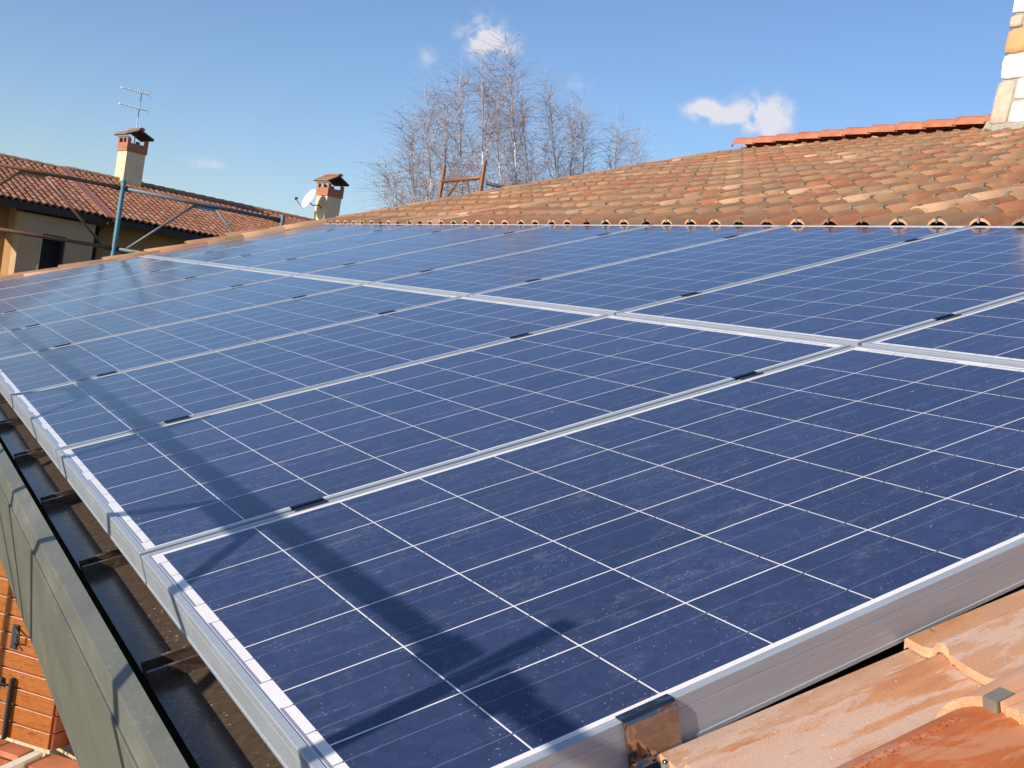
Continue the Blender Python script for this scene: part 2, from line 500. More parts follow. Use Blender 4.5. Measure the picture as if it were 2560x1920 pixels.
M['concrete'] = simple('weathered_concrete', (0.40, 0.37, 0.33), 0.85, var=0.1)
M['glass'] = simple('window_glass', (0.02, 0.025, 0.035), 0.08)

# ------------------------------------------------------------------ mesh helpers
class MB:
    def __init__(s):
        s.v = []; s.f = []; s.mi = []; s.mats = []; s.sm = []
    def mat(s, m):
        if m not in s.mats:
            s.mats.append(m)
        return s.mats.index(m)
    def add(s, vs, fs, m, smooth=False):
        b = len(s.v)
        k = s.mat(m)
        s.v += [Vector(p) for p in vs]
        for f in fs:
            s.f.append([b + i for i in f]); s.mi.append(k); s.sm.append(smooth)
    def box(s, o, ax, ay, az, m):
        """box from corner o along three edge vectors"""
        o, ax, ay, az = Vector(o), Vector(ax), Vector(ay), Vector(az)
        p = [o, o + ax, o + ax + ay, o + ay]
        p += [q + az for q in p]
        fs = [(0, 3, 2, 1), (4, 5, 6, 7), (0, 1, 5, 4), (1, 2, 6, 5), (2, 3, 7, 6), (3, 0, 4, 7)]
        if ax.cross(ay).dot(az) < 0:
            fs = [tuple(reversed(f)) for f in fs]
        s.add(p, fs, m)
    def prism(s, poly, ext, m, smooth=False):
        """closed polygon swept along ext"""
        n = len(poly)
        poly = [Vector(p) for p in poly]
        ext = Vector(ext)
        p = poly + [q + ext for q in poly]
        fs = [tuple(range(n))[::-1], tuple(range(n, 2 * n))]
        fs += [(i, (i + 1) % n, n + (i + 1) % n, n + i) for i in range(n)]
        nrm = Vector((0, 0, 0))
        for i in range(n):
            nrm += poly[i].cross(poly[(i + 1) % n])
        if nrm.dot(ext) < 0:
            fs = [tuple(reversed(f)) for f in fs]
        s.add(p, fs, m, smooth)
    def tube(s, pts, r, m, sides=10, cap=True, smooth=True):
        pts = [Vector(p) for p in pts]
        rs = r if isinstance(r, (list, tuple)) else [r] * len(pts)
        n = len(pts)
        vs = []; fs = []
        d0 = (pts[1] - pts[0]).normalized()
        a = d0.orthogonal().normalized()
        for i, p in enumerate(pts):
            d = (pts[min(i + 1, n - 1)] - pts[max(i - 1, 0)]).normalized()
            a = (a - d * a.dot(d)).normalized()
            b = d.cross(a)
            for k in range(sides):
                t = 2 * pi * k / sides
                vs.append(p + (a * cos(t) + b * sin(t)) * rs[i])
        for i in range(n - 1):
            for k in range(sides):
                k2 = (k + 1) % sides
                fs.append((i * sides + k, i * sides + k2, (i + 1) * sides + k2, (i + 1) * sides + k))
        if cap:
            fs.append(tuple(range(sides))[::-1])
            fs.append(tuple((n - 1) * sides + k for k in range(sides)))
        s.add(vs, fs, m, smooth)

COL = scene.collection
def link(mb, name, parent=None, off=Vector((0, 0, 0)), bevel=0.0):
    me = bpy.data.meshes.new(name)
    me.from_pydata([tuple(p - off) for p in mb.v], [], mb.f)
    for mt in mb.mats:
        me.materials.append(mt)
    me.polygons.foreach_set('material_index', mb.mi)
    me.polygons.foreach_set('use_smooth', mb.sm)
    me.update()
    o = bpy.data.objects.new(name, me)
    COL.objects.link(o)
    if parent is not None:
        o.parent = parent
    if bevel:
        b = o.modifiers.new('bevel', 'BEVEL')
        b.width = bevel
        b.segments = 2
        b.limit_method = 'ANGLE'
        b.angle_limit = radians(40)
    return o

class Thing:
    def __init__(s, name, label, cat, loc=(0, 0, 0), group=None, rot=(0, 0, 0)):
        s.e = bpy.data.objects.new(name, None)
        s.e.empty_display_size = 0.2
        COL.objects.link(s.e)
        s.off = Vector(loc)
        s.e.location = loc
        s.e.rotation_euler = rot
        s.e['label'] = label
        s.e['category'] = cat
        if group:
            s.e['group'] = group
    def part(s, name, mb, parent=None, label=None, bevel=0.0, local=False):
        o = link(mb, name, parent or s.e, Vector((0, 0, 0)) if local else s.off, bevel)
        if label:
            o['label'] = label
        return o

def structure(name, mb):
    o = link(mb, name)
    o['kind'] = 'structure'
    return o

rnd = random.Random(7)

# ------------------------------------------------------------------ ground
GZ = -6.0
mb = MB()
R_ = 900
mb.add([(-R_, -R_, GZ), (R_, -R_, GZ), (R_, R_, GZ), (-R_, R_, GZ)], [(0, 1, 2, 3)], M['grass'])
structure('ground', mb)

# ------------------------------------------------------------------ our house: roof with tiles
GU = 0.0557                       # cell gap across a seam between two columns
PITCH = 6 * CELL + GU
NCOL = 9
GV = 0.081
U0 = -PITCH                       # near end of the array
U1 = (NCOL - 1) * PITCH           # far end
VTOP = 20 * CELL + GV
GABLE = 8.27
VRIDGE = 8.42

house = Thing('tiled_house', 'low pitched terracotta roof in the foreground with gutter, ridge and stone chimney', 'house', (3.5, 3.0, -6))

# tile cross section over one pitch, seen from the eave: s grows with -u (towards the camera)
TP = 0.193                        # column pitch
TR = 0.335                        # row pitch
NTP = 0.270                       # pitch of the wide tiles beside the array
def tile_profile(lod):
    pts = []
    # channel: rim, floor with a small ridge line, then the arch
    ch = [(0.000, 0.010), (0.006, 0.012), (0.010, 0.002), (0.050, 0.000), (0.0535, 0.004), (0.057, -0.001), (0.080, -0.002)]
    if lod == 0:
        ch = [(0.000, 0.008), (0.010, 0.002), (0.075, -0.001)]
    if lod:
        # wide side tile: thin rough flange, rim with a line beside it, channel, arch
        ch = [(0.000, 0.000), (0.004, 0.004), (0.030, 0.001), (0.042, 0.004), (0.049, 0.014), (0.056, 0.015), (0.064, 0.011), (0.0665, 0.004),
              (0.0690, 0.0055), (0.090, -0.001), (0.115, -0.004), (0.140, -0.001)]
    pts += ch
    a0, a1, h = (0.150, NTP + 0.004, 0.054) if lod else (0.088, TP + 0.003, 0.040)
    n = 16 if lod else 6
    for i in range(n + 1):
        t = i / n
        x = a0 + (a1 - a0) * (0.5 - 0.5 * cos(pi * t)) * 0.55 + (a1 - a0) * t * 0.45
        hgt = h * (sin(pi * t) ** 0.80) if 0 < t < 1 else 0
        pts.append((x, max(hgt, 0) - 0.001))
    if lod:  # three grooves on the flank
        def hh_(x):
            for (xa, ya), (xb, yb) in zip(pts[:-1], pts[1:]):
                if xa <= x <= xb:
                    return ya + (yb - ya) * (x - xa) / (xb - xa + 1e-9)
            return 0
        extra = []
        for gx in (0.216, 0.227, 0.238):
            extra += [(gx - 0.0016, hh_(gx - 0.0016)), (gx, hh_(gx) - 0.0026), (gx + 0.0016, hh_(gx + 0.0016))]
        pts = sorted([p for p in pts if not any(abs(p[0] - gx) < 0.0020 for gx in (0.216, 0.227, 0.238))] + extra)
    return pts

def n_base(v):
    t = min(max((v - 1.0) / 2.2, 0), 1)
    t = t * t * (3 - 2 * t)
    return -0.066 + 0.042 * t

def add_tile(mb, u, v, m, lod, jit=True, lift=0.0, ln=TR + 0.04):
    """tile whose rim sits at u and whose nose is at v"""
    prof = tile_profile(lod)
    ju = rnd.uniform(-0.004, 0.004) if jit else 0
    jv = rnd.uniform(-0.008, 0.008) if jit else 0
    jt = rnd.uniform(-0.004, 0.004) if jit else 0
    th = 0.012
    def ext(x):          # the arch reaches further down the slope than the channel
        if not lod or x < 0.142:
            return 0.0
        return 0.128 - 0.25 * (x - 0.150) if x > 0.1495 else 0.128 * (x - 0.142) / 0.0075
    nb0 = n_base(v) + (0.016 if lod else 0.012) + lift
    nb1 = n_base(v + ln) + lift
    vs = []
    np_ = len(prof)
    rows = [(v + jv, nb0), (v + jv + ln * 0.5, (nb0 + nb1) / 2), (v + jv + ln, nb1)]
    for (vv, nb) in rows:
        for (x, y) in prof:
            k = (vv - v) / ln
            vs.append(RP(u - x + ju + jt * k, vv - ext(x) * (1 - k), nb + y))
    # underside at the nose
    for (x, y) in prof:
        vs.append(RP(u - x + ju, v + jv - ext(x), nb0 + y - th))
    fs = []
    for r_ in range(2):
        for i in range(np_ - 1):
            fs.append((r_ * np_ + i, r_ * np_ + i + 1, (r_ + 1) * np_ + i + 1, (r_ + 1) * np_ + i))
    if abs(v - VFIRST) < 0.01:
        edge = M['clay_edge'] if rnd.random() < 0.6 else m
        mb.add([vs[i] for i in range(np_)] + [vs[3 * np_ + i] for i in range(np_)],
               [(np_ + i, np_ + i + 1, i + 1, i) for i in range(np_ - 1)], edge)
    elif lod:
        jag = [rnd.uniform(-0.0012, 0.0012) for _ in prof]
        for i in range(np_):
            vs[i] = vs[i] + EV * jag[i] + EN * (jag[i] * 0.3)
            vs[3 * np_ + i] = vs[3 * np_ + i] + EV * rnd.uniform(-0.0015, 0.0015)
        mb.add([vs[i] for i in range(np_)] + [vs[3 * np_ + i] for i in range(np_)],
               [(np_ + i, np_ + i + 1, i + 1, i) for i in range(np_ - 1)], M['clay_edge'])
    else:
        for i in range(np_ - 1):
            fs.append((3 * np_ + i, 3 * np_ + i + 1, i + 1, i))
    # inner side going back a little under the nose, so that the opening reads dark
    b = len(vs)
    for (x, y) in prof:
        vs.append(RP(u - x + ju, v + jv + 0.05 - ext(x), nb0 + y - th))
    for i in range(np_ - 1):
        fs.append((b + i, b + i + 1, 3 * np_ + i + 1, 3 * np_ + i))
    # far rim side
    fs.append((0, np_, 2 * np_, b) if False else (0, np_, 3 * np_))
    if lod:
        arch_m = M['arch_wet'] if v < 0.4 else M['arch_dry']
        fa = [f for f in fs if f[0] % np_ < np_ - 1 and len(f) == 4 and f[0] < 3 * np_ and prof[f[0] % np_][0] >= 0.1495]
        fb = [f for f in fs if f not in fa]
        mb.add(vs, fb, m, True)
        mb.add(vs, fa, arch_m, True)
        return
    mb.add(vs, fs, m, True)

VFIRST = VTOP + 0.045
V0 = 0.292 - 2 * 0.36   # nose rows on the near side, matched to the joints beside the array
tiles = MB()
near_tiles = MB()
clips = []
# above the array and everywhere except under the panels
ucols = []
u = -1.003
k = -7
# column rims on the near side: first column rim sits just beside the array
for c in range(0, 6):
    uu = -1.004 - c * NTP
    for r_ in range(-2, 9):
        vv = 0.285 + r_ * 0.362
        if vv > VTOP - 0.15:
            continue
        add_tile(near_tiles, uu, vv, M['ntile'], 1, False, 0, 0.40)
        clips.append((uu - 0.212, vv - 0.112, True))
c = 0
uu = GABLE
nr = int((VRIDGE - VFIRST) / TR) + 1
while uu > -2.2:
    for r_ in range(nr):
        vv = VFIRST + r_ * TR
        ln = min(TR + 0.04, VRIDGE - vv + 0.02)
        add_tile(tiles, uu, vv, M['tile'], 0, True, 0.0, ln)
        clips.append((uu - 0.142, vv, False))
    uu -= TP
# strip between the array and the gable
for r_ in range(-1, 9):
    vv = -0.06 + r_ * 0.37
    if vv > VFIRST - 0.1:
        continue
    ln = min(0.41, VFIRST + 0.05 - vv)
    add_tile(tiles, GABLE + 0.0, vv, M['tile'], 0, True, 0.028 if vv < 2 else 0.018, ln)
# gable edge: a line of capping tiles turned over the verge
for r_ in range(-1, int(VRIDGE / 0.36)):
    vv = -0.1 + r_ * 0.36
    pr = []
    for i in range(7):
        a = pi * i / 6
        pr.append((GABLE + 0.030 + 0.060 * cos(a), 0.062 * sin(a) ** 0.7 if 0 < i < 6 else 0))
    vs = []
    nb = n_base(vv) + (0.030 if vv < 2.6 else 0.0) + rnd.uniform(-.003, .003)
    for (vvv, dn) in ((vv, 0.014), (min(vv + 0.40, VRIDGE + .05), 0.0)):
        for (x, y) in pr:
            vs.append(RP(x, vvv, nb + y * 0.75 + dn))
    for (x, y) in pr:
        vs.append(RP(x, vv, nb + y * 0.75 + 0.002))
    fs = [(i, i + 1, 8 + i, 7 + i) for i in range(6)] + [(14 + i, 15 + i, i + 1, i) for i in range(6)]
    tiles.add(vs, [tuple(reversed(f)) for f in fs], M['tile'], True)

roof = house.part('roof_tiles', tiles)
nroof = house.part('roof_tiles', near_tiles, label='pale washed clay tiles beside the near end of the panels')
# under-roof deck and walls
mb = MB()
def slab(u0, u1, v0, v1, n0, n1, m):
    mb.box(RP(u0, v0, n0), EU * (u1 - u0), EV * (v1 - v0), EN * (n1 - n0), m)
slab(-2.9, GABLE - 0.01, 0.02, VRIDGE, -0.30, -0.145, M['eavewood'])
house.part('roof_deck', mb)
mb = MB()
X0, X1 = 0.78, 15.0
zt = RP(0, 0.85, -0.30).z
prof = [(X0, -6.0), (X1, -6.0), (X1, zt), (RP(0, VRIDGE, -.32).x, RP(0, VRIDGE, -.32).z), (X0, RP(0, 0.82, -0.31).z - 0.0)]
mb.prism([(x, 8.0, z) for x, z in prof], (0, -10.7, 0), M['plaster_our'])
house.part('wall', mb)
# back slope
mb = MB()
pk = RP(0, VRIDGE, -0.145)
mb.prism([(pk.x, -2.9, pk.z), (pk.x + 7.5, -2.9, pk.z - 2.73), (pk.x + 7.5, -2.9, pk.z - 2.85), (pk.x, -2.9, pk.z - 0.12)], (0, GABLE + 2.9, 0), M['ridge'])
house.part('back_roof', mb)

# ridge tiles
mb = MB()
def ridge_run(uu, end):
  mb = MB()
  while uu > end:
      vs = []
      nseg = 8
      rings = [(0.045, 0.112, -0.004), (0.005, 0.134, 0.012), (-0.355, 0.122, 0.000)]
      base = RP(uu, VRIDGE, 0.018)
      for (du, rr, dz) in rings:
          for i in range(nseg + 1):
              a = pi * i / nseg
              vs.append(base + Vector((rr * 1.15 * cos(a), du, dz + rr * 0.68 * sin(a) ** 0.8 if 0 < i < nseg else dz - 0.012)))
      fs = []
      q = nseg + 1
      for r_ in range(len(rings) - 1):
          for i in range(nseg):
              fs.append((r_ * q + i, r_ * q + i + 1, (r_ + 1) * q + i + 1, (r_ + 1) * q + i))
      b = len(vs)
      du, rr, dz = rings[0]
      rr -= 0.016
      for i in range(nseg + 1):
          a = pi * i / nseg
          vs.append(base + Vector((rr * 1.15 * cos(a), du, dz + rr * 0.68 * sin(a) ** 0.8 if 0 < i < nseg else dz - 0.012)))
      for i in range(nseg):
          fs.append((b + i, b + i + 1, i + 1, i))
      mb.add(vs, fs, M['ridge'], True)
      uu -= 0.335
  house.part('ridge_tiles', mb)
ridge_run(GABLE - 0.03, 4.72)
ridge_run(3.78, -2.6)


# clips on the tile noses
def clip_mb(u, v, mb, s=1.0):
    if abs(v - VFIRST) < 0.01:
        s = 0.6
    big_ = s > 1.1
    nb = n_base(v) + (0.016 if big_ else 0.012)
    top = nb + (0.050 if big_ else 0.040)
    w = 0.007 * s
    a = RP(u - w, v, 0)
    mb.box(RP(u - w, v - 0.004, top - 0.020), EU * (2 * w), EV * 0.0035, EN * 0.024, M['clip'])
    mb.box(RP(u - w, v - 0.0005, top + 0.0015), EU * (2 * w), EV * 0.022, EN * 0.0025, M['clip'])
    if s > 0.7:
        mb.box(RP(u - w, v - 0.0005, top - 0.020), EU * (2 * w), EV * 0.012, EN * 0.0025, M['clip'])
def vis_key(c):
    p = RP(c[0], c[1], 0) - CAM
    z = p.dot(fwd)
    if z < 0.3:
        return 99
    x = p.dot(right) / z; y = p.dot(down) / z
    if abs(x) > 0.47 or abs(y) > 0.36:
        return 50 + z
    return z
clips.sort(key=vis_key)
clips = [c for c in clips if vis_key(c) < 99]
rest = MB()
for i, (u, v, big) in enumerate(clips):
    if i < 100:
        one = MB()
        clip_mb(u, v, one, 1.15 if big else 0.95)
        house.part('tile_clip', one, roof if not big else nroof)
    elif rnd.random() < 0.7:
        clip_mb(u, v, rest, 0.95)
o = house.part('tile_clips', rest, roof)
o['kind'] = 'stuff'

# embossed stamp along the near tile
def text_mesh(body, size, depth, name):
    cu = bpy.data.curves.new(name, 'FONT')
    cu.body = body
    cu.size = size
    cu.extrude = depth
    cu.align_x = 'LEFT'
    ob = bpy.data.objects.new(name, cu)
    COL.objects.link(ob)
    dg = bpy.context.evaluated_depsgraph_get()
    dg.update()
    me = bpy.data.meshes.new_from_object(ob.evaluated_get(dg))
    vs = [v.co.copy() for v in me.vertices]
    fs = [tuple(p.vertices) for p in me.polygons]
    bpy.data.objects.remove(ob)
    bpy.data.curves.remove(cu)
    bpy.data.meshes.remove(me)
    return vs, fs
try:
    vs, fs = text_mesh('SSAGNO - N - XIV NORD', 0.0125, 0.0007, 'stamp')
    prof = tile_profile(1)
    def arch_h(x):
        for i in range(len(prof) - 1):
            if prof[i][0] <= x <= prof[i + 1][0]:
                t = (x - prof[i][0]) / (prof[i + 1][0] - prof[i][0] + 1e-9)
                return prof[i][1] * (1 - t) + prof[i + 1][1] * t
        return 0
    mb = MB()
    tv0, vn = 0.365, 0.285
    out = []
    for p in vs:
        vv = tv0 + p.x * 0.95
        s_ = 0.205 - p.y
        nb = n_base(vn) + 0.016
        nb = nb + (n_base(vn + .4) - nb) * ((vv - vn + 0.1155) / 0.5155)
        out.append(RP(-1.004 - s_, vv, nb + arch_h(s_) + 0.0003 + p.z))
    mb.add(out, fs, M['arch_wet'])
    house.part('embossed_letters', mb, nroof)
except Exception as e:
    print('stamp', e)

# ------------------------------------------------------------------ sheet and gutter under the eave side
mb = MB()
SN = -0.118
prof = []
ribs = [0.355 + 0.586 * k for k in range(-3, 14)]
us = [-1.35]
for rb in ribs:
    if rb < -1.2:
        continue
    us += [rb - 0.025, rb - 0.0235, rb - 0.0205, rb - 0.019, rb + 0.019, rb + 0.0205, rb + 0.0235, rb + 0.025]
us = [x for x in us if x < 8.3] + [8.3]
hs = [0.0]
kk = 0
for rb in ribs:
    if rb < -1.2:
        continue
    hs += [0.0, 0.020, 0.020, 0.004, 0.004, 0.020, 0.020, 0.0]
hs = hs[:len(us) - 1] + [0.0]
vs = []
for vv, dn in ((-0.092, 0.0), (0.25, 0.0), (3.3, 0.0)):
    for x, h in zip(us, hs):
        vs.append(RP(x, vv, SN + h + dn))
q = len(us)
fs = []
for r_ in range(2):
    for i in range(q - 1):
        fs.append((r_ * q + i, (r_ + 1) * q + i, (r_ + 1) * q + i + 1, r_ * q + i + 1))
mb.add(vs, [tuple(reversed(f)) for f in fs], M['sheet'])
sheet = house.part('ribbed_sheet', mb)
so = sheet.modifiers.new('solid', 'SOLIDIFY')
so.thickness = 0.003
so.offset = -1

# box gutter, profile in (v, n), swept along the eave
def vn(v, n):
    return Vector((v, n))
def horiz(p, w):      # world-horizontal outward move
    return (p[0] - cos(TH) * w, p[1] + sin(TH) * w)
def vert(p, h):       # world-vertical downward move
    return (p[0] - sin(TH) * h, p[1] - cos(TH) * h)
p0 = (-0.122, -0.042)
p1 = (-0.150, -0.047)
p2 = vert(p1, 0.0325)
p3 = horiz(p2, 0.005)
_l = math.radians(14)
def under(p, h):
    q = vert(p, h * cos(_l))
    return horiz(q, -h * sin(_l))
hh = 0.0
while True:
    p4 = under(p3, hh)
    if (p4[0] + 0.288) / (0.598 - p4[1]) < 0.097 or hh > 0.4:
        break
    hh += 0.002
p5 = horiz(p4, -0.015)
p6 = vert(horiz(p0, -0.0), 0.16)
p7 = horiz(p6, -0.13)
p8 = vert(p7, -0.06)
outer = [p0, p1, p2, p3, p4, p5]
mb = MB()
t_ = 0.0022
ga, gb = -2.6, 8.33
def strip(path, off):
    vs = []
    for (v, n) in path:
        vs.append(RP(ga, v, n)); vs.append(RP(gb, v, n))
    fs = [(2 * i, 2 * i + 1, 2 * i + 3, 2 * i + 2) for i in range(len(path) - 1)]
    mb.add(vs, fs, M['gutter'])
strip(outer, 0)
strip([p0, vert(p0, 0.16)], 0)
strip([vert(p0, 0.16), p7, p8], 0)
mb.prism([RP(gb, *p) for p in (p0, p1, p2, p3, p4, p5, vert(p0, 0.16))], (0, 0.003, 0), M['gutter'])
gut = house.part('gutter', mb)
bv = gut.modifiers.new('bevel', 'BEVEL'); bv.width = 0.003; bv.segments = 3; bv.limit_method = 'ANGLE'

# ------------------------------------------------------------------ stone chimney on the ridge
ch_u0, ch_u1 = 3.85, 4.67
bx = RP(0, 8.07, 0).x
mb = MB()
zb = 2.70
ZT = RP(0, 8.07, .05).z
# rough core, slightly wider at the foot
def ch_ring(z, g):
    return [(bx - g, ch_u1 + g, z), (bx + 0.75 + g, ch_u1 + g, z), (bx + 0.75 + g, ch_u0 - g, z), (bx - g, ch_u0 - g, z)]
rings = [ch_ring(ZT - 0.25, 0.03), ch_ring(ZT + 0.02, 0.02), ch_ring(ZT + 0.35, -0.012), ch_ring(ZT + 1.28, -0.02)]
vs = [p for r_ in rings for p in r_]
fs = []
for r_ in range(3):
    for i in range(4):
        j = (i + 1) % 4
        fs.append((r_ * 4 + j, r_ * 4 + i, (r_ + 1) * 4 + i, (r_ + 1) * 4 + j))
mb.add(vs, fs, M['mortar'])
chim = house.part('chimney', mb, label='chimney clad in white, beige and orange stones')
def stone(face, a0, a1, z0, z1, m, key):
    """irregular pillow stone on a chimney face; a runs along the face"""
    r2 = random.Random(key)
    s = MB()
    n = 3
    cx, cz = (a0 + a1) / 2, (z0 + z1) / 2
    w, h = (a1 - a0) / 2, (z1 - z0) / 2
    ring = []
    K = 16
    for i in range(K):
        t = 2 * pi * i / K
        c_, s_ = cos(t), sin(t)
        k = 1.0 / max(abs(c_), abs(s_)) ** 0.82
        k *= 1 + r2.uniform(-0.05, 0.04)
        ring.append((w * c_ * k, h * s_ * k))
    rings = [(1.0, 0.0), (1.0, 0.016), (0.93, 0.028), (0.6, 0.034)]
    vs = []
    z_rel = lambda z: (z - ZT)
    def pos(a, z, d):
        g = 0.02 - 0.032 * min(max((z - ZT) / 0.35, 0), 1) - 0.008 * max(0, (z - ZT - 0.35))
        g -= 0.006
        if face == 0:
            return (bx - g - d, a, z)
        return (a, ch_u0 - g - d, z)
    for sc, d in rings:
        for x, y in ring:
            vs.append(pos(cx + x * sc, cz + y * sc, d + r2.uniform(-.0015, .0015)))
    vs.append(pos(cx, cz, 0.035))
    fs = []
    for r_ in range(3):
        for i in range(K):
            j = (i + 1) % K
            fs.append((r_ * K + i, r_ * K + j, (r_ + 1) * K + j, (r_ + 1) * K + i))
    for i in range(K):
        fs.append((3 * K + i, 3 * K + (i + 1) % K, 4 * K))
    if face == 0:
        fs = [tuple(reversed(f)) for f in fs]
    s.add(vs, fs, m, True)
    o = house.part('stone', s, chim)
    return o
W_, B_, O_ = M['st_white'], M['st_beige'], M['st_brick']
rows = [(0.0, 0.30, [(0.17, B_, 1.35), (0.19, W_, .62), (0.22, W_, .7), (0.2, B_, .9)]),
        (0.39, 0.60, [(0.27, W_, 1), (0.14, O_, 1.1), (0.24, W_, 1), (0.2, W_, 1)]),
        (0.61, 0.81, [(0.20, O_, 1), (0.20, W_, 1.2), (0.22, B_, 1), (0.2, W_, 1)]),
        (0.83, 0.93, [(0.12, B_, 1), (0.20, W_, 1.1), (0.22, W_, 1.1), (0.25, O_, 1)]),
        (0.95, 1.17, [(0.20, W_, 1), (0.16, B_, 1), (0.24, W_, 1), (0.2, W_, 1)])]
key = 0
for z0, z1, st in rows:
    a = ch_u1 + 0.012
    for w, m_, hs_ in st:
        zz1 = z0 + (z1 - z0) * hs_ if z0 == 0 else z1
        if z0 == 0 and m_ is B_:
            zz1 = 0.38
        stone(0, a - w, a, ZT + z0 + 0.0, ZT + zz1, m_, key)
        if z0 == 0 and hs_ < 1 and m_ is W_:
            stone(0, a - w, a, ZT + zz1 + 0.02, ZT + 0.385, W_, key + 77)
        a -= w + 0.018
        key += 1
    a = bx + 0.02
    for q in range(4):
        w = rnd.choice((0.16, 0.2, 0.22))
        if a + w > bx + 0.76:
            w = bx + 0.75 - a
        if w > 0.06:
            stone(1, a, a + w, ZT + z0 + 0.03, ZT + z1, rnd.choice((W_, W_, B_, O_)), key + 200)
        a += w + 0.018
        key += 1
mb = MB()
z = ZT + 1.185
for i, (g, h, m_) in enumerate(((-0.035, 0.05, M['ridge']), (-0.045, 0.016, M['st_white']), (-0.03, 0.03, M['ridge']))):
    mb.box((bx - g, ch_u0 - g, z), (0.75 + 2 * g, 0, 0), (0, ch_u1 - ch_u0 + 2 * g, 0), (0, 0, h), m_)
    z += h
mb.box((bx - 0.075, ch_u0 - 0.075, z), (0.90, 0, 0), (0, ch_u1 - ch_u0 + 0.15, 0), (0, 0, 0.05), M['ridge'])
mb.prism([(bx - 0.10, ch_u0 - 0.1, z + .05), (bx + 0.85, ch_u0 - 0.1, z + .05), (bx + 0.375, ch_u0 - 0.1, z + .30)], (0, ch_u1 - ch_u0 + 0.2, 0), M['ridge'])
house.part('chimney_cap', mb, chim)
mb = MB()  # mortar fillet at the foot
mb.prism([RP(ch_u1 + 0.05, 8.0, 0.0), RP(ch_u0 - 0.05, 8.0, 0.0), RP(ch_u0 - 0.05, 8.09, 0.085), RP(ch_u1 + 0.05, 8.09, 0.085)], EN * -0.05, M['mortar'])
house.part('mortar_fillet', mb, chim)

# ------------------------------------------------------------------ solar panels
GAPW = 0.022
def frame_profile():
    # (outward distance from the cell area edge minus margin, height)
    return [(-0.011, -0.0015), (-0.011, 0.0), (-0.0008, 0.0), (0.0, -0.0008), (0.0, -0.0138), (-0.0006, -0.0144), (0.0, -0.0150),
            (0.0, -0.0500), (0.0012, -0.0505), (0.0012, -0.0555), (-0.002, -0.056), (-0.028, -0.056), (-0.028, -0.054), (-0.002, -0.052), (-0.002, -0.004), (-0.011, -0.0045)]
def make_panel():
    t = Thing('solar_panel', '', 'solar panel', (0, 0, 0), 'solar panels laid in two rows on the roof', (0, -TH, 0))
    mu, mv = 0.0215, 0.030
    x0, x1, y0, y1 = -mv, 10 * CELL + mv, -mu, 6 * CELL + mu
    pr = frame_profile()
    mb = MB()
    n = len(pr)
    corners = [(x0, y0, -1, -1), (x1, y0, 1, -1), (x1, y1, 1, 1), (x0, y1, -1, 1)]
    vs = []
    for (cx, cy, sx, sy) in corners:
        for d, z in pr:
            vs.append((cx + sx * d, cy + sy * d, z))
    fs = []
    for c in range(4):
        c2 = (c + 1) % 4
        for i in range(n):
            j = (i + 1) % n
            fs.append((c * n + j, c * n + i, c2 * n + i, c2 * n + j))
    mb.add(vs, fs, M['alu'])
    t.part('frame', mb, local=True)
    mb = MB()
    e = 0.0105
    mb.add([(x0 + e, y0 + e, -0.0022), (x1 - e, y0 + e, -0.0022), (x1 - e, y1 - e, -0.0022), (x0 + e, y1 - e, -0.0022)], [(0, 1, 2, 3)], M['cells'])
    mb.add([(x0 + e, y0 + e, -0.0062), (x1 - e, y0 + e, -0.0062), (x1 - e, y1 - e, -0.0062), (x0 + e, y1 - e, -0.0062)], [(3, 2, 1, 0)], M['white'])
    t.part('glass_sheet', mb, local=True)
    return t
def add_clamps(t, ycentre):
    for vc in (0.268, 1.290):
        mb = MB()
        w = 0.031
        g = 0.0137 / 2
        y = ycentre
        # U channel set in the seam with a lip over each frame
        for s_ in (-1, 1):
            mb.box((vc - w, y + s_ * (g + 0.0065) - 0.0035, 0.0006), (2 * w, 0, 0), (0, 0.0065, 0), (0, 0, 0.0018), M['clampdark'])
            mb.box((vc - w, y + s_ * (g - 0.0008) - 0.001, -0.024), (2 * w, 0, 0), (0, 0.002, 0), (0, 0, 0.026), M['clampdark'])
        mb.box((vc - w, y - g + 0.001, -0.026), (2 * w, 0, 0), (0, 2 * g - 0.002, 0), (0, 0, 0.002), M['clampdark'])
        mb.tube([(vc, y, -0.026), (vc, y, -0.014)], 0.0035, M['steel'], 6)
        t.part('mid_clamp', mb, local=True)
ord_ = ['first', 'second', 'third', 'fourth', 'fifth', 'sixth', 'seventh', 'eighth', 'ninth']
proto = make_panel()
proto_children = list(proto.e.children)
mid_meshes = None
panels = {}
for r_ in range(2):
    for k in range(NCOL):
        if r_ == 0 and k == 0:
            e = proto.e
        else:
            e = proto.e.copy()
            COL.objects.link(e)
            for chd in proto_children:
                c2 = chd.copy()
                COL.objects.link(c2)
                c2.parent = e
        e.location = RP((k - 1) * PITCH + GU / 2, r_ * (10 * CELL + GV), 0)
        row = 'lower row by the gutter' if r_ == 0 else 'upper row under the tiles'
        if k == 0:
            pos = 'nearest the camera at the right end'
        elif k == NCOL - 1:
            pos = 'farthest at the gable end'
        else:
            pos = ord_[k] + ' from the near end'
        e['label'] = 'blue solar panel, %s, %s' % (row, pos)
        panels[(r_, k)] = e
# clamps in the seams: built once on the panel before the seam, then copied
class _T:  # light wrapper to add parts to an existing panel
    def __init__(s, e):
        s.e = e; s.off = Vector((0, 0, 0))
    part = Thing.part
first = _T(panels[(0, 0)])
add_clamps(first, 6 * CELL + GU / 2)
clampsrc = [c for c in panels[(0, 0)].children if c.name.startswith('mid_clamp')]
for (r_, k), e in panels.items():
    if (r_, k) == (0, 0) or k == NCOL - 1:
        continue
    for cs in clampsrc:
        c2 = cs.copy()
        COL.objects.link(c2)
        c2.parent = e
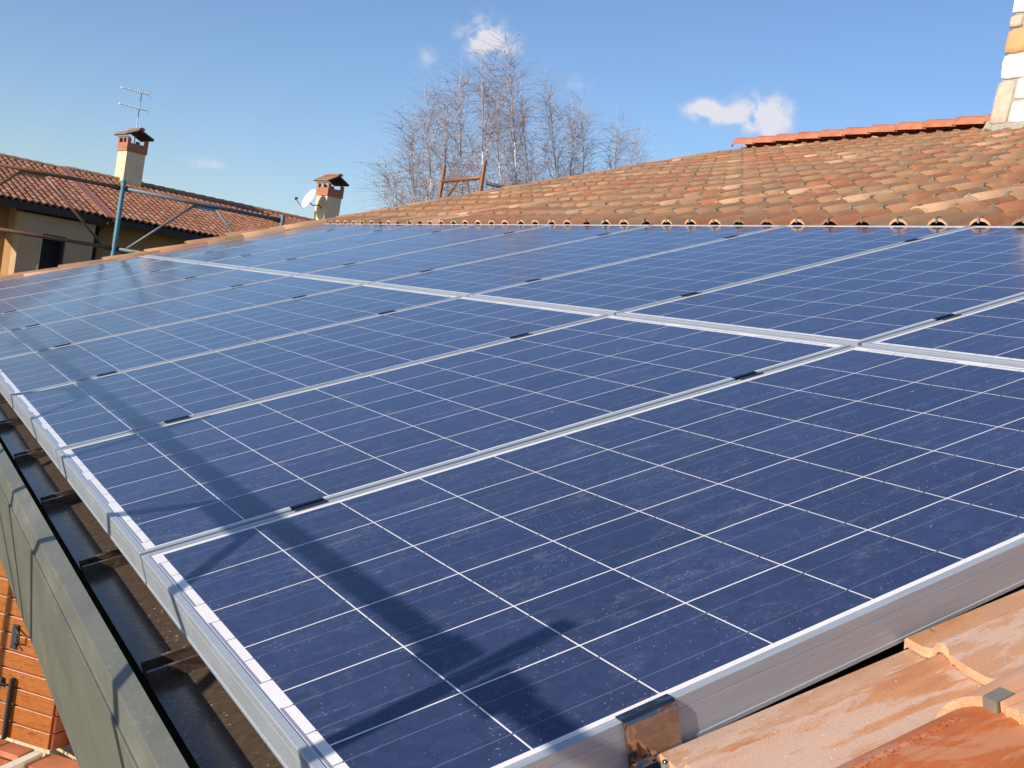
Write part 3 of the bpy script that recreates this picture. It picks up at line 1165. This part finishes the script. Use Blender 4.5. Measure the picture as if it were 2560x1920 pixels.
# bronze end clamp on the near frame
mb = MB()
y0 = -0.0215
w0, w1 = 0.250, 0.317
prof = [(y0 + 0.010, 0.0005), (y0 + 0.010, 0.0028), (y0 - 0.001, 0.0030), (y0 - 0.0052, 0.0008), (y0 - 0.0066, -0.004), (y0 - 0.0072, -0.046),
        (y0 - 0.0105, -0.053), (y0 - 0.030, -0.056), (y0 - 0.030, -0.0595), (y0 - 0.009, -0.0565), (y0 - 0.0040, -0.050), (y0 - 0.0034, -0.004), (y0 - 0.0008, 0.0005)]
mb.prism([(w0, y, z) for y, z in prof], (w1 - w0, 0, 0), M['bronze'], False)
_T(panels[(0, 0)]).part('end_clamp', mb, local=True, label='shiny bronze end clamp with a screw', bevel=0.0008)
mb = MB()
xc = (w0 + w1) / 2
mb.tube([(xc, y0 - 0.022, -0.058), (xc, y0 - 0.022, -0.0505)], 0.0052, M['steel'], 6, smooth=False)
mb.tube([(xc, y0 - 0.022, -0.0505), (xc, y0 - 0.022, -0.0475)], 0.0032, M['bronze'], 8)
o = link(mb, 'screw', None)
o.parent = [c for c in panels[(0, 0)].children if c.name.startswith('end_clamp')][0]

# ------------------------------------------------------------------ scaffolding
RX, RZ, LZ = -0.96, 0.503, -0.1          # eave-side guard rail
def brace_pair(mb, a, b, s, top, low, r, m, plate):
    """two slanted struts meeting a short plate under the rail"""
def scaffold_bay(t, p0, p1, mr, mb_mat, plate_mat, drop=-0.60, rr=0.019):
    """one guard-rail frame between two post axes (world points at rail height)"""
    p0, p1 = Vector(p0), Vector(p1)
    d = (p1 - p0)
    L_ = d.length
    d.normalize()
    dz = Vector((0, 0, drop))
    q0, q1 = p0 + d * 0.045, p1 - d * 0.045
    mb = MB(); mb.tube([q0, q1], rr, mr, 12); t.part('top_rail', mb)
    mb = MB(); mb.tube([q0 + dz, q1 + dz], 0.019, mr, 12); t.part('lower_rail', mb)
    c = (q0 + q1) / 2
    for s_ in (-1, 1):
        a = c + d * (s_ * 0.115) + Vector((0, 0, -0.030))
        b = c + d * (s_ * (L_ / 2 - 0.12)) + dz + Vector((0, 0, 0.018))
        mb = MB(); mb.tube([a, b], 0.0125, mb_mat, 8); t.part('brace', mb)
    nrm = d.cross(Vector((0, 0, 1)))
    mb = MB()
    mb.box(c - d * 0.12 + Vector((0, 0, -0.055)) - nrm * 0.003, d * 0.24, nrm * 0.006, (0, 0, 0.040), plate_mat)
    t.part('gusset_plate', mb)
    for base in (q0, q1):
        for z in (Vector((0, 0, 0)), dz):
            s_ = 1 if base is q0 else -1
            mb = MB()
            mb.box(base + z - d * (0.02 * s_) - nrm * 0.004 + Vector((0, 0, -0.028)), d * (0.075 * s_), nrm * 0.008, (0, 0, 0.050), M['darkmetal'])
            mb.tube([base + z + d * (0.035 * s_) - nrm * 0.012, base + z + d * (0.035 * s_) + nrm * 0.012], 0.008, M['steel'], 8)
            t.part('bracket', mb)
def post(t, p, ztop, m, z0=-6.0, r=0.0242):
    mb = MB()
    mb.tube([(p[0], p[1], z0), (p[0], p[1], ztop)], r, m, 16, cap=False)
    mb.tube([(p[0], p[1], ztop - 0.10), (p[0], p[1], ztop - 0.001)], r - 0.004, M['darkmetal'], 16)
    t.part('post', mb)
YG = 9.9
gable_x = [-0.01 - 1.62, -0.01, 1.62, 3.26]
s1 = Thing('scaffolding', 'tube scaffolding with rusty and blue guard rails behind the far gable edge', 'scaffolding', (1.62, YG, -6))
post(s1, (1.62, YG), 1.275, M['bluepipe'])
post(s1, (3.27, YG), 1.245, M['greypipe'])
post(s1, (-0.03, YG), 1.27, M['rustpipe'])
scaffold_bay(s1, (-0.03, YG, 1.185), (1.62, YG, 1.195), M['rustpipe'], M['rustpipe'], M['rustpipe'])
scaffold_bay(s1, (1.62, YG, 1.195), (3.27, YG, 1.185), M['greypipe'], M['greypipe'], M['bluepipe'])
# platform boards below, hidden behind the roof from here
mb = MB()
for i in range(3):
    mb.box((-0.1, YG + 0.06 + i * 0.31, -0.45), (4.6, 0, 0), (0, 0.30, 0), (0, 0, 0.045), M['wood_dark'])
s1.part('platform', mb)
post(s1, (1.62, YG + 1.0), -0.3, M['bluepipe'])
post(s1, (3.27, YG + 1.0), -0.3, M['bluepipe'])

s2 = Thing('scaffolding', 'eave scaffolding out of frame, seen by its long shadow across the panels', 'scaffolding', (RX, 2.6, -6))
ys = [-1.0 - 1.72 * 2, -1.0 - 1.72] + [-1.0 + 1.72 * i for i in range(0, 6)]
for y in ys:
    post(s2, (RX, y), RZ + 0.10, M['greypipe'], -6.0, 0.0175)
for a, b in zip(ys[:-1], ys[1:]):
    scaffold_bay(s2, (RX, a, RZ), (RX, b, RZ), M['greypipe'], M['greypipe'], M['bluepipe'], -0.60, 0.0155)

# rusty ladder-frame head behind the gable
s3 = Thing('scaffold_frame', 'rusty brown H-shaped scaffold frame behind the roof edge, before the bare trees', 'scaffold frame', (6.9, 13.2, -6))
for (x, y, z) in ((6.89, 13.85, 2.72), (6.89, 12.54, 2.73)):
    post(s3, (x, y), z, M['hrust'], -6, 0.030)
mb = MB(); mb.tube([(6.89, 13.83, 2.475), (6.89, 12.56, 2.49)], 0.030, M['hrust'], 12); s3.part('crossbar', mb)
mb = MB(); mb.tube([(6.89, 13.33, 2.45), (6.89, 13.72, 2.10)], 0.017, M['hrust'], 8); s3.part('brace', mb)
mb = MB(); mb.tube([(6.89, 13.02, 2.46), (6.89, 12.75, 2.10)], 0.017, M['hrust'], 8); s3.part('brace', mb)
mb = MB(); mb.tube([(6.95, 12.50, 2.415), (8.4, 12.30, 2.415)], 0.024, M['darkmetal'], 10); s3.part('rail', mb)

# ------------------------------------------------------------------ neighbour house
ND = Vector((0.982, 0.19, 0)).normalized()      # along its ridge
NE = Vector((ND.y, -ND.x, 0))                   # horizontally towards the camera
NA = Vector((2.943, 39.875, 3.30))
def NPt(a, e, z):
    return NA + ND * a + NE * e + Vector((0, 0, z - NA.z))
nh = Thing('house', 'yellow neighbouring house with red tiled roof and two chimneys behind the scaffolding', 'house', NPt(4, 4.3, -6))
SLP = radians(17)
NSL = NE * cos(SLP) - Vector((0, 0, sin(SLP)))
NN = NE * sin(SLP) + Vector((0, 0, cos(SLP)))
def nroof_pt(a, s, n=0.0):
    return NA + ND * a + NSL * s + NN * n
tiles = MB()
def ntile(a, s, w, ln, m, lift):
    prof = [(0.0, 0.0), (0.18, 0.0), (0.34, 0.045), (0.62, 0.066), (0.86, 0.046), (1.0, 0.0)]
    vs = []
    for (ss_, n0) in ((s, 0.0), (s + ln, 0.022)):
        for x, h in prof:
            vs.append(nroof_pt(a + x * w, ss_, n0 + h + lift))
    q = len(prof)
    for x, h in prof:
        vs.append(nroof_pt(a + x * w, s + ln, 0.022 + h + lift - 0.045))
    fs = [(i, q + i, q + i + 1, i + 1) for i in range(q - 1)] + [(q + i, 2 * q + i, 2 * q + i + 1, q + i + 1) for i in range(q - 1)]
    tiles.add(vs, fs, m, False)
NTW, NTR = 0.215, 0.36
a = -4.3
while a < 16.5:
    gap = 2.0 <= a <= 2.18
    for i in range(15):
        s_ = 0.05 + i * NTR
        if s_ > 5.05:
            continue
        sec = 0.0 if a < 2.05 else 0.03
        ntile(a + rnd.uniform(-.008, .008), s_, NTW, NTR + 0.02, M['ntiles'], sec + rnd.uniform(0, 0.008))
    a += NTW
nroof = nh.part('roof_tiles', tiles)
mb = MB()   # eaves board, deck
def nslab(a0, a1, s0, s1, n0, n1, m):
    mb.box(nroof_pt(a0, s0, n0), ND * (a1 - a0), NSL * (s1 - s0), NN * (n1 - n0), m)
nslab(-4.3, 16.6, 0.0, 5.10, -0.20, -0.015, M['eavewood'])
mb.box(nroof_pt(-4.3, 5.06, -0.26), ND * 20.9, NE * 0.12, (0, 0, 0.20), M['eavewood'])
nh.part('eaves', mb)
mb = MB()
mb.box(nroof_pt(1.86, 0.06, 0.06), ND * 0.30, NSL * 5.35, NN * 0.05, M['copper'])
mb.box(nroof_pt(2.155, 0.06, -0.05), ND * 0.03, NSL * 5.45, NN * 0.18, M['copper'])
nh.part('verge_flashing', mb)
mb = MB()
a = -4.3
while a < 16.4:
    dz = 0.0 if a < 2.0 else 0.05
    base = NPt(a, 0, NA.z + dz)
    vs = []
    for (du, rr, z) in ((0.0, 0.115, 0.03), (0.42, 0.125, 0.045)):
        for i in range(7):
            an = pi * i / 6
            vs.append(base + ND * du + NE * (rr * 1.35 * cos(an)) + Vector((0, 0, z + rr * sin(an) * 1.0 - 0.045)))
    fs = [(i, i + 1, 8 + i, 7 + i) for i in range(6)] + [(13, 12, 11, 10, 9, 8, 7)] + [(0, 1, 2, 3, 4, 5, 6)]
    mb.add(vs, fs, M['nridge'], False)
    a += 0.40
nh.part('ridge_tiles', mb)
# walls
mb = MB()
mb.box(NPt(-0.455, 4.0, -6), ND * 17.0, NE * -8.0, (0, 0, 7.70), M['plaster_n'])
nh.part('wall', mb)
mb = MB()
# projecting pale bay with the opening left free
def nbox(a0, a1, e0, e1, z0, z1, m):
    mb.box(NPt(a0, e0, z0), ND * (a1 - a0), NE * (e1 - e0), (0, 0, z1 - z0), m)
nbox(-0.45, 0.20, 4.003, 4.6, -6, 1.50, M['plaster_bay'])
nbox(0.92, 1.78, 4.003, 4.6, -6, 1.50, M['plaster_bay'])
nbox(0.20, 0.92, 4.003, 4.6, 0.96, 1.50, M['plaster_bay'])
nbox(0.20, 0.92, 4.003, 4.6, -6, -1.2, M['plaster_bay'])
nh.part('bay_wall', mb)
mb = MB()
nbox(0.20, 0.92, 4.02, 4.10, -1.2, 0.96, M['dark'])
w = nh.part('window', mb)
mb = MB()
nbox(0.20, 0.235, 4.1, 4.62, -1.2, 0.96, M['concrete'])
nbox(0.885, 0.92, 4.1, 4.62, -1.2, 0.96, M['eavewood'])
nbox(0.38, 0.75, 4.11, 4.14, -1.2, 0.05, M['glass'])
nh.part('window_frame', mb, w)
mb = MB()
nbox(-4.0, -0.46, 2.2, 3.3, -6, 1.75, M['plaster_n'])
nh.part('side_wall', mb)
mb = MB()
mb.tube([NPt(1.95, 4.35, 1.5), NPt(1.95, 4.35, -6)], 0.055, M['eavewood'], 8)
mb.tube([NPt(2.05, 4.95, 1.62), NPt(1.95, 4.35, 1.35)], 0.05, M['eavewood'], 8)
nh.part('downpipe', mb)
mb = MB()
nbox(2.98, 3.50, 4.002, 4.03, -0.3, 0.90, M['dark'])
nh.part('window', mb)
# balcony with a red cloth over it
mb = MB()
nbox(-1.5, 0.65, 4.9, 5.6, -0.60, -0.49, M['concrete'])
nbox(-1.5, 0.65, 5.45, 5.6, -1.5, -0.60, M['concrete'])
nh.part('balcony', mb)
cl = Thing('banner', 'small dark red lettered cloth on the neighbour balcony at the left margin', 'banner', NPt(-0.4, 5.62, -1.1))
mb = MB()
vs = []; fs = []
K = 14
for i in range(K + 1):
    for j in range(2):
        vs.append(NPt(-1.3 + 1.27 * i / K, 5.62 + 0.015 * sin(i * 2.1), -0.64 - j * 0.5))
fs = [(2 * i, 2 * i + 1, 2 * i + 3, 2 * i + 2) for i in range(K)]
mb.add(vs, fs, M['red'])
cl.part('cloth', mb)
try:
    vs, fs = text_mesh('COTTAI', 0.24, 0.004, 'letters')
    mb = MB()
    mb.add([NPt(-1.25 + p.x, 5.655 + p.z, -0.93 + p.y) for p in vs], fs, M['pinkwhite'])
    cl.part('lettering', mb)
except Exception as e:
    print(e)

def chimney(th, a0, a1, e0, e1, zb, zs, zc, za, key):
    """plastered shaft, brick crown with openings, small tiled gable on top; ridge of the cap runs towards the camera"""
    g = 0.035
    mb = MB()
    def bx_(a0, a1, e0, e1, z0, z1, m):
        mb.box(NPt(a0, e0, z0), ND * (a1 - a0), NE * (e1 - e0), (0, 0, z1 - z0), m)
    bx_(a0, a1, e0, e1, zb, zs, M['plaster_ch'])
    sh = th.part('chimney', mb)
    mb = MB()
    bx_(a0 - g, a1 + g, e0 - g, e1 + g, zs, zc, M['brick'])
    zt = zc + 0.17
    pw = 0.12
    for aa in (a0 - g, a1 + g - pw):
        for ee in (e0 - g, e1 + g - pw):
            bx_(aa, aa + pw, ee, ee + pw, zc, zt, M['brick'])
    em = (e0 + e1) / 2
    bx_(a0 - g + 0.01, a0 - g + 0.10, em - 0.05, em + 0.05, zc, zt, M['brick'])
    bx_((a0 + a1) / 2 - 0.06, (a0 + a1) / 2 + 0.04, e0, e0 + 0.10, zc, zt, M['brick'])
    bx_(a0 - g - 0.02, a0 + 0.02, e0 - g - 0.04, e1 + g + 0.04, zt, zt + 0.05, M['white'])
    th.part('brick_crown', mb, sh)
    mb = MB()
    am = (a0 + a1) / 2
    ov = 0.16
    P_ = [(a0 - ov, zt + 0.045), (am, za - 0.055), (a1 + ov, zt + 0.045), (a1 + ov, zt + 0.09), (am, za), (a0 - ov, zt + 0.09)]
    mb.prism([NPt(a, e0 - ov, z) for a, z in P_], NE * (e1 - e0 + 2 * ov), M['eavewood'])
    # coppi rows on both slopes
    for sgn, aend in ((-1, a0 - ov), (1, a1 + ov)):
        ee = e0 - ov
        while ee < e1 + ov - 0.02:
            vs = []
            for (aa, zz, rr) in ((am, za + 0.004, 0.040), (aend + sgn * 0.02, zt + 0.088, 0.052)):
                for i in range(6):
                    an = pi * i / 5
                    vs.append(NPt(aa, ee + 0.055 + rr * cos(an), zz + rr * sin(an) * 0.9))
            fs = [(i, i + 1, 7 + i, 6 + i) for i in range(5)] + [(6, 7, 8, 9, 10, 11)]
            mb.add(vs, fs, M['nridge'], False)
            ee += 0.115
    ee = e0 - ov + 0.05
    while ee < e1 + ov - 0.1:
        vs = []
        for (de, rr) in ((0, 0.10), (0.34, 0.115)):
            for i in range(7):
                an = pi * i / 6
                vs.append(NPt(am + rr * cos(an), ee + de, za + 0.0 + rr * sin(an) * 0.8))
        mb.add(vs, [(i, i + 1, 8 + i, 7 + i) for i in range(6)] + [(7, 8, 9, 10, 11, 12, 13)], M['nridge'], False)
        ee += 0.28
    th.part('chimney_cap', mb, sh)
    return sh
chimney(nh, 4.02, 4.70, -0.42, 0.42, 3.0, 4.40, 4.70, 5.20, 1)
chimney(nh, 12.28, 12.94, -0.42, 0.42, 3.0, 4.46, 4.78, 5.32, 2)

# television antenna on the left chimney
an = Thing('television_antenna', 'thin television antenna mast with two yagi arrays above the left chimney of the neighbour', 'antenna', NPt(4.52, -0.35, 3.3))
mb = MB(); mb.tube([NPt(4.52, -0.35, 3.3), NPt(4.54, -0.35, 6.72)], 0.018, M['steel'], 8); an.part('mast', mb)
for z in (6.62, 6.05):
    mb = MB()
    az = Vector((-0.97, -0.24, 0.0)).normalized()
    sd_ = az.cross(Vector((0, 0, 1)))
    b0 = NPt(4.53, -0.35, z) - az * 0.30
    mb.tube([b0, b0 + az * 1.07], 0.012, M['steel'], 6)
    for i in range(13):
        c = b0 + az * (0.04 + i * 0.083)
        ln = 0.105 - 0.003 * i
        mb.box(c - sd_ * ln - az * 0.012 + Vector((0, 0, -0.018)), sd_ * 2 * ln, az * 0.030, (0, 0, 0.036), M['white'])
    for zz in (-0.16, 0.16):
        mb.tube([b0 + Vector((0, 0, 0)), b0 - az * 0.10 + Vector((0, 0, zz)) + sd_ * 0.08], 0.005, M['steel'], 4)
    an.part('yagi_array', mb)

# satellite dish on the right chimney
dish = Thing('satellite_dish', 'white satellite dish on the lit side of the right hand chimney', 'satellite dish', NPt(12.26, 0.0, 3.93))
dc = NPt(11.62, 0.10, 4.215)
dn = (ND * -0.95 - NE * 0.04 + Vector((0, 0, 0.42))).normalized()
du_ = dn.cross(Vector((0, 0, 1))).normalized()
dv_ = du_.cross(dn).normalized()
mb = MB()
vs = []; fs = []
NR, NS = 6, 28
for r_ in range(NR + 1):
    rr = r_ / NR
    for i in range(NS):
        t = 2 * pi * i / NS
        p = dc + du_ * (0.38 * rr * cos(t)) + dv_ * (0.46 * rr * sin(t)) + dn * (0.085 * rr * rr - 0.085)
        vs.append(p)
for r_ in range(NR):
    for i in range(NS):
        j = (i + 1) % NS
        fs.append((r_ * NS + i, r_ * NS + j, (r_ + 1) * NS + j, (r_ + 1) * NS + i))
mb.add(vs, fs, M['white'], True)
o = dish.part('reflector', mb)
so = o.modifiers.new('solid', 'SOLIDIFY'); so.thickness = 0.008
mb = MB()
lnb = NPt(10.93, 0.35, 4.06)
mb.tube([dc - dv_ * 0.47 - dn * 0.02, lnb], 0.014, M['darkmetal'], 6)
dish.part('feed_arm', mb)
mb = MB()
mb.tube([lnb - Vector((0.03, 0, -0.03)), lnb + Vector((0.09, 0.02, 0.04))], 0.035, M['darkmetal'], 8)
mb.tube([lnb + Vector((0, 0, -.05)), lnb + Vector((0, 0, 0.07))], 0.028, M['darkmetal'], 8)
dish.part('receiver', mb)
mb = MB()
b0 = dc - dn * 0.09 - dv_ * 0.05
mb.tube([b0, b0 + ND * 0.16 + Vector((0, 0, -0.16)), NPt(12.05, 0.08, 4.02), NPt(12.18, 0.06, 4.05), NPt(12.29, 0.05, 3.93)], 0.022, M['darkmetal'], 8)
mb.box(b0 - du_ * 0.06 - dv_ * 0.16, du_ * 0.12, dv_ * 0.2, dn * -0.05, M['darkmetal'])
dish.part('bracket', mb)

# ------------------------------------------------------------------ shutters and ledge below the gutter
LD = Vector((-0.69, 0.73, 0)).normalized()
LN = Vector((LD.y * -1, LD.x, 0)); LN = Vector((-0.73, -0.69, 0)).normalized()
LP = Vector((0.63, 4.15, -2.11))
sh = Thing('shutter', 'orange varnished wooden shutter of horizontal planks below the gutter at bottom left', 'shutter', LP)
mb = MB()
z = 0.0
PLK = 0.0925
for i in range(19):
    mb.box(LP + Vector((0, 0, z + 0.004)), LD * 0.95, LN * -0.035, (0, 0, PLK - 0.008), M['wood'])
    z += PLK
mb.box(LP + LN * -0.012, LD * 0.95, LN * -0.02, (0, 0, z), M['wood_dark'])
sh.part('planks', mb, bevel=0.003)
mb = MB()
for (s_, z) in ((0.295, 0.50),):
    c = LP + LD * s_ + Vector((0, 0, z)) + LN * 0.004
    mb.box(c - LD * 0.016 + Vector((0, 0, -0.02)), LD * 0.032, LN * 0.008, (0, 0, 0.13), M['darkmetal'])
    mb.tube([c + LN * 0.01 + Vector((0, 0, 0.10)), c + LN * 0.03 - LD * 0.045 + Vector((0, 0, 0.075)), c + LN * 0.03 - LD * 0.05 + Vector((0, 0, 0.03)), c + LN * 0.012 - LD * 0.01 + Vector((0, 0, 0.015)), c + LN * 0.02 - LD * 0.04 + Vector((0, 0, -0.01))], 0.006, M['darkmetal'], 6)
sh.part('latch', mb)
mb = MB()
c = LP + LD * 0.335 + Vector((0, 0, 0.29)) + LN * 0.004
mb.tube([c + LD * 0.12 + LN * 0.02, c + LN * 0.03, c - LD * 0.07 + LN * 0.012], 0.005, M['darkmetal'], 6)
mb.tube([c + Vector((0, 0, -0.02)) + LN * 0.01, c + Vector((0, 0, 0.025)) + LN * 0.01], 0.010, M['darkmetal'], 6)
mb.box(c - LD * 0.078 - LN * 0.0005 + Vector((0, 0, -0.29)), LD * 0.012, LN * 0.030, (0, 0, 0.33), M['darkmetal'])  # thin dark upright bar standing in for a cast shadow on the planks
sh.part('catch_and_shadow_strip', mb)
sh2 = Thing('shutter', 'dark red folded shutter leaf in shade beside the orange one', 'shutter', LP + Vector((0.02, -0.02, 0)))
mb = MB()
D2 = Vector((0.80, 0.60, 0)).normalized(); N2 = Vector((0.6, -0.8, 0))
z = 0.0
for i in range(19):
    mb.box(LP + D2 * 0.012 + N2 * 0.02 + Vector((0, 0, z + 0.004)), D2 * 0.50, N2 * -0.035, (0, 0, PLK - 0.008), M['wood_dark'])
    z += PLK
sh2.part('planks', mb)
lg = Thing('balcony_parapet', 'terracotta tiled parapet top with a white corner at the bottom left corner', 'parapet', LP + Vector((-0.5, 0, -4)))
mb = MB()
top = LP.z - 0.010
E0 = LP + LD * 0.075
for i in range(5):
    for j in range(2):
        mb.box(E0 + LD * (0.003 + 0.155 * i) + LN * (0.0 + 0.125 * j) + Vector((0, 0, -0.03 - 0.010 - 0.035 * j)), LD * 0.150, LN * 0.122, Vector((0, 0, 0.03)), M['ridge'])
lg.part('coping_tiles', mb, bevel=0.004)
mb = MB()
mb.box(E0 + Vector((0, 0, -0.6)), LD * 0.9, LN * 0.235, (0, 0, 0.535), M['ridge'])
mb.box(E0 - LD * 0.05 + Vector((0, 0, -0.6)), LD * 0.045, LN * 0.30, (0, 0, 0.585), M['white'])
mb.box(E0 - LD * 0.46 + Vector((0, 0, -0.6)) - LN * 0.05, LD * 0.40, LN * 0.18, (0, 0, 0.560), M['concrete'])
mb.box(E0 - LD * 0.46 + Vector((0, 0, -0.045)) - LN * 0.055, LD * 0.40, LN * 0.195, (0, 0, 0.012), M['ridge'])
mb.box(E0 - LD * 0.46 + Vector((0, 0, -4.0)) - LN * 0.15, LD * 1.5, LN * 0.14, (0, 0, 3.4), M['plaster_our'])
lg.part('parapet_wall', mb)

# ------------------------------------------------------------------ bare birches
def birch(idx, g, top, label, seed):
    r = random.Random(seed)
    base = Vector((g[0], g[1], GZ))
    top = Vector(top)
    t = Thing('birch_tree', label, 'tree', base, 'bare birches behind the roof')
    H = (top - base).length
    ax = (top - base).normalized()
    side = ax.orthogonal().normalized(); side2 = ax.cross(side)
    n = 16
    pts = []; rad = []
    w1, w2 = r.uniform(0, 6), r.uniform(0, 6)
    for i in range(n + 1):
        k = i / n
        wob = 0.16 * sin(k * 5 + w1) * k * (1 - k) * 4 * 0.6
        wob2 = 0.10 * sin(k * 9 + w2) * k * (1 - k) * 4
        pts.append(base + ax * (H * k) + side * wob + side2 * wob2)
        rad.append(0.060 * (1 - k) ** 0.95 + 0.003)
    mb = MB()
    mb.tube(pts[:14], rad[:14], M['bark'], 7)
    mb.tube(pts[13:], rad[13:], M['twig_light'], 4)
    t.part('trunk', mb)
    cr = MB()
    nb = r.randint(52, 62)
    for b in range(nb):
        k = 0.34 + 0.58 * (b + r.random()) / nb
        f = k * n
        i = int(f)
        p = pts[i].lerp(pts[min(i + 1, n)], f - i)
        ang = r.uniform(0, 2 * pi)
        out = side * cos(ang) + side2 * sin(ang)
        ln = (1 - k) * 3.3 + r.uniform(0.25, 0.7)
        bp = [p]
        d = (ax * r.uniform(0.9, 1.5) + out * r.uniform(0.35, 0.62)).normalized()
        q = p.copy()
        S = 5
        for s_ in range(S):
            q = q + d * (ln / S)
            d = (d + ax * 0.24 + Vector((r.uniform(-.12, .12), r.uniform(-.12, .12), r.uniform(-.06, .06)))).normalized()
            bp.append(q.copy())
        r0 = 0.012 * (1 - k) + 0.0055
        mt = M['twig_light'] if r.random() < 0.35 else M['twig']
        cr.tube(bp, [r0 * (1 - 0.75 * s_ / S) for s_ in range(S + 1)], mt, 3, cap=False, smooth=False)
        nt_ = int(8 + ln * 13)
        for w in range(nt_):
            kk = r.uniform(0.12, 1.0) * S
            ii = min(int(kk), S - 1)
            pp = bp[ii].lerp(bp[ii + 1], kk - ii)
            a2 = r.uniform(0, 2 * pi)
            o2 = (side * cos(a2) + side2 * sin(a2))
            dd = (ax * r.uniform(0.0, 0.9) + o2 * 0.8 + out * 0.3).normalized()
            tl = r.uniform(0.25, 0.85)
            tp = [pp]
            qq = pp.copy()
            for s_ in range(3):
                qq = qq + dd * (tl / 3)
                dd = (dd + Vector((r.uniform(-.15, .15), r.uniform(-.15, .15), -0.10))).normalized()
                tp.append(qq.copy())
            cr.tube(tp, [0.0036, 0.0029, 0.0022, 0.0014], M['twig'], 3, cap=False, smooth=False)
            if r.random() < 0.25:
                c = tp[r.randint(1, 3)]
                u_ = Vector((r.uniform(-1, 1), r.uniform(-1, 1), r.uniform(-1, 1))).normalized() * 0.026
                v_ = Vector((r.uniform(-.3, .3), r.uniform(-.3, .3), -1)).normalized() * r.uniform(0.03, 0.055)
                cr.add([c - u_ * 0.5, c + v_, c + u_ * 0.5, c - v_ * 0.2], [(0, 1, 2, 3)], M['leaf'])
    t.part('crown', cr)
TREES = [((13.79, 22.4), (9.44, 22.95, 4.11), 'short birch at the far left end of the bare row'),
         ((14.16, 24.63), (10.5, 24.46, 5.58), 'slender birch, second from the left of the bare row'),
         ((13.1, 22.99), (10.03, 22.41, 5.78), 'birch rising just left of the rusty scaffold frame'),
         ((14.5, 25.73), (11.57, 24.87, 6.67), 'pale birch rising above the left post of the rusty frame'),
         ((13.81, 23.92), (11.07, 22.84, 6.73), 'tall birch rising over the crossbar of the rusty frame'),
         ((13.69, 21.8), (10.53, 20.85, 6.61), 'tall birch over the right post of the rusty frame'),
         ((16.37, 24.9), (12.63, 24.27, 7.1), 'birch between the two tallest of the row'),
         ((15.21, 22.24), (11.42, 21.4, 7.18), 'tallest birch with a long top shoot in front of the big cloud'),
         ((17.87, 25.19), (13.77, 24.83, 7.09), 'white stemmed birch right of the tallest one'),
         ((17.06, 22.19), (12.85, 21.92, 6.72), 'birch in the right half of the row with a full crown'),
         ((18.4, 26.02), (15.51, 24.99, 7.22), 'birch with a thin top below the faint right cloud'),
         ((17.56, 22.92), (14.28, 22.36, 6.4), 'white birch standing clear right of the dense trees'),
         ((19.83, 26.27), (17.18, 25.18, 7.13), 'thin sparse birch, second from the right end'),
         ((19.0, 26.4), (17.3, 23.9, 6.6), 'last low birch at the right end above the roof slope')]
for i, (g, tp, lb) in enumerate(TREES):
    birch(i, g, tp, lb, 100 + i)
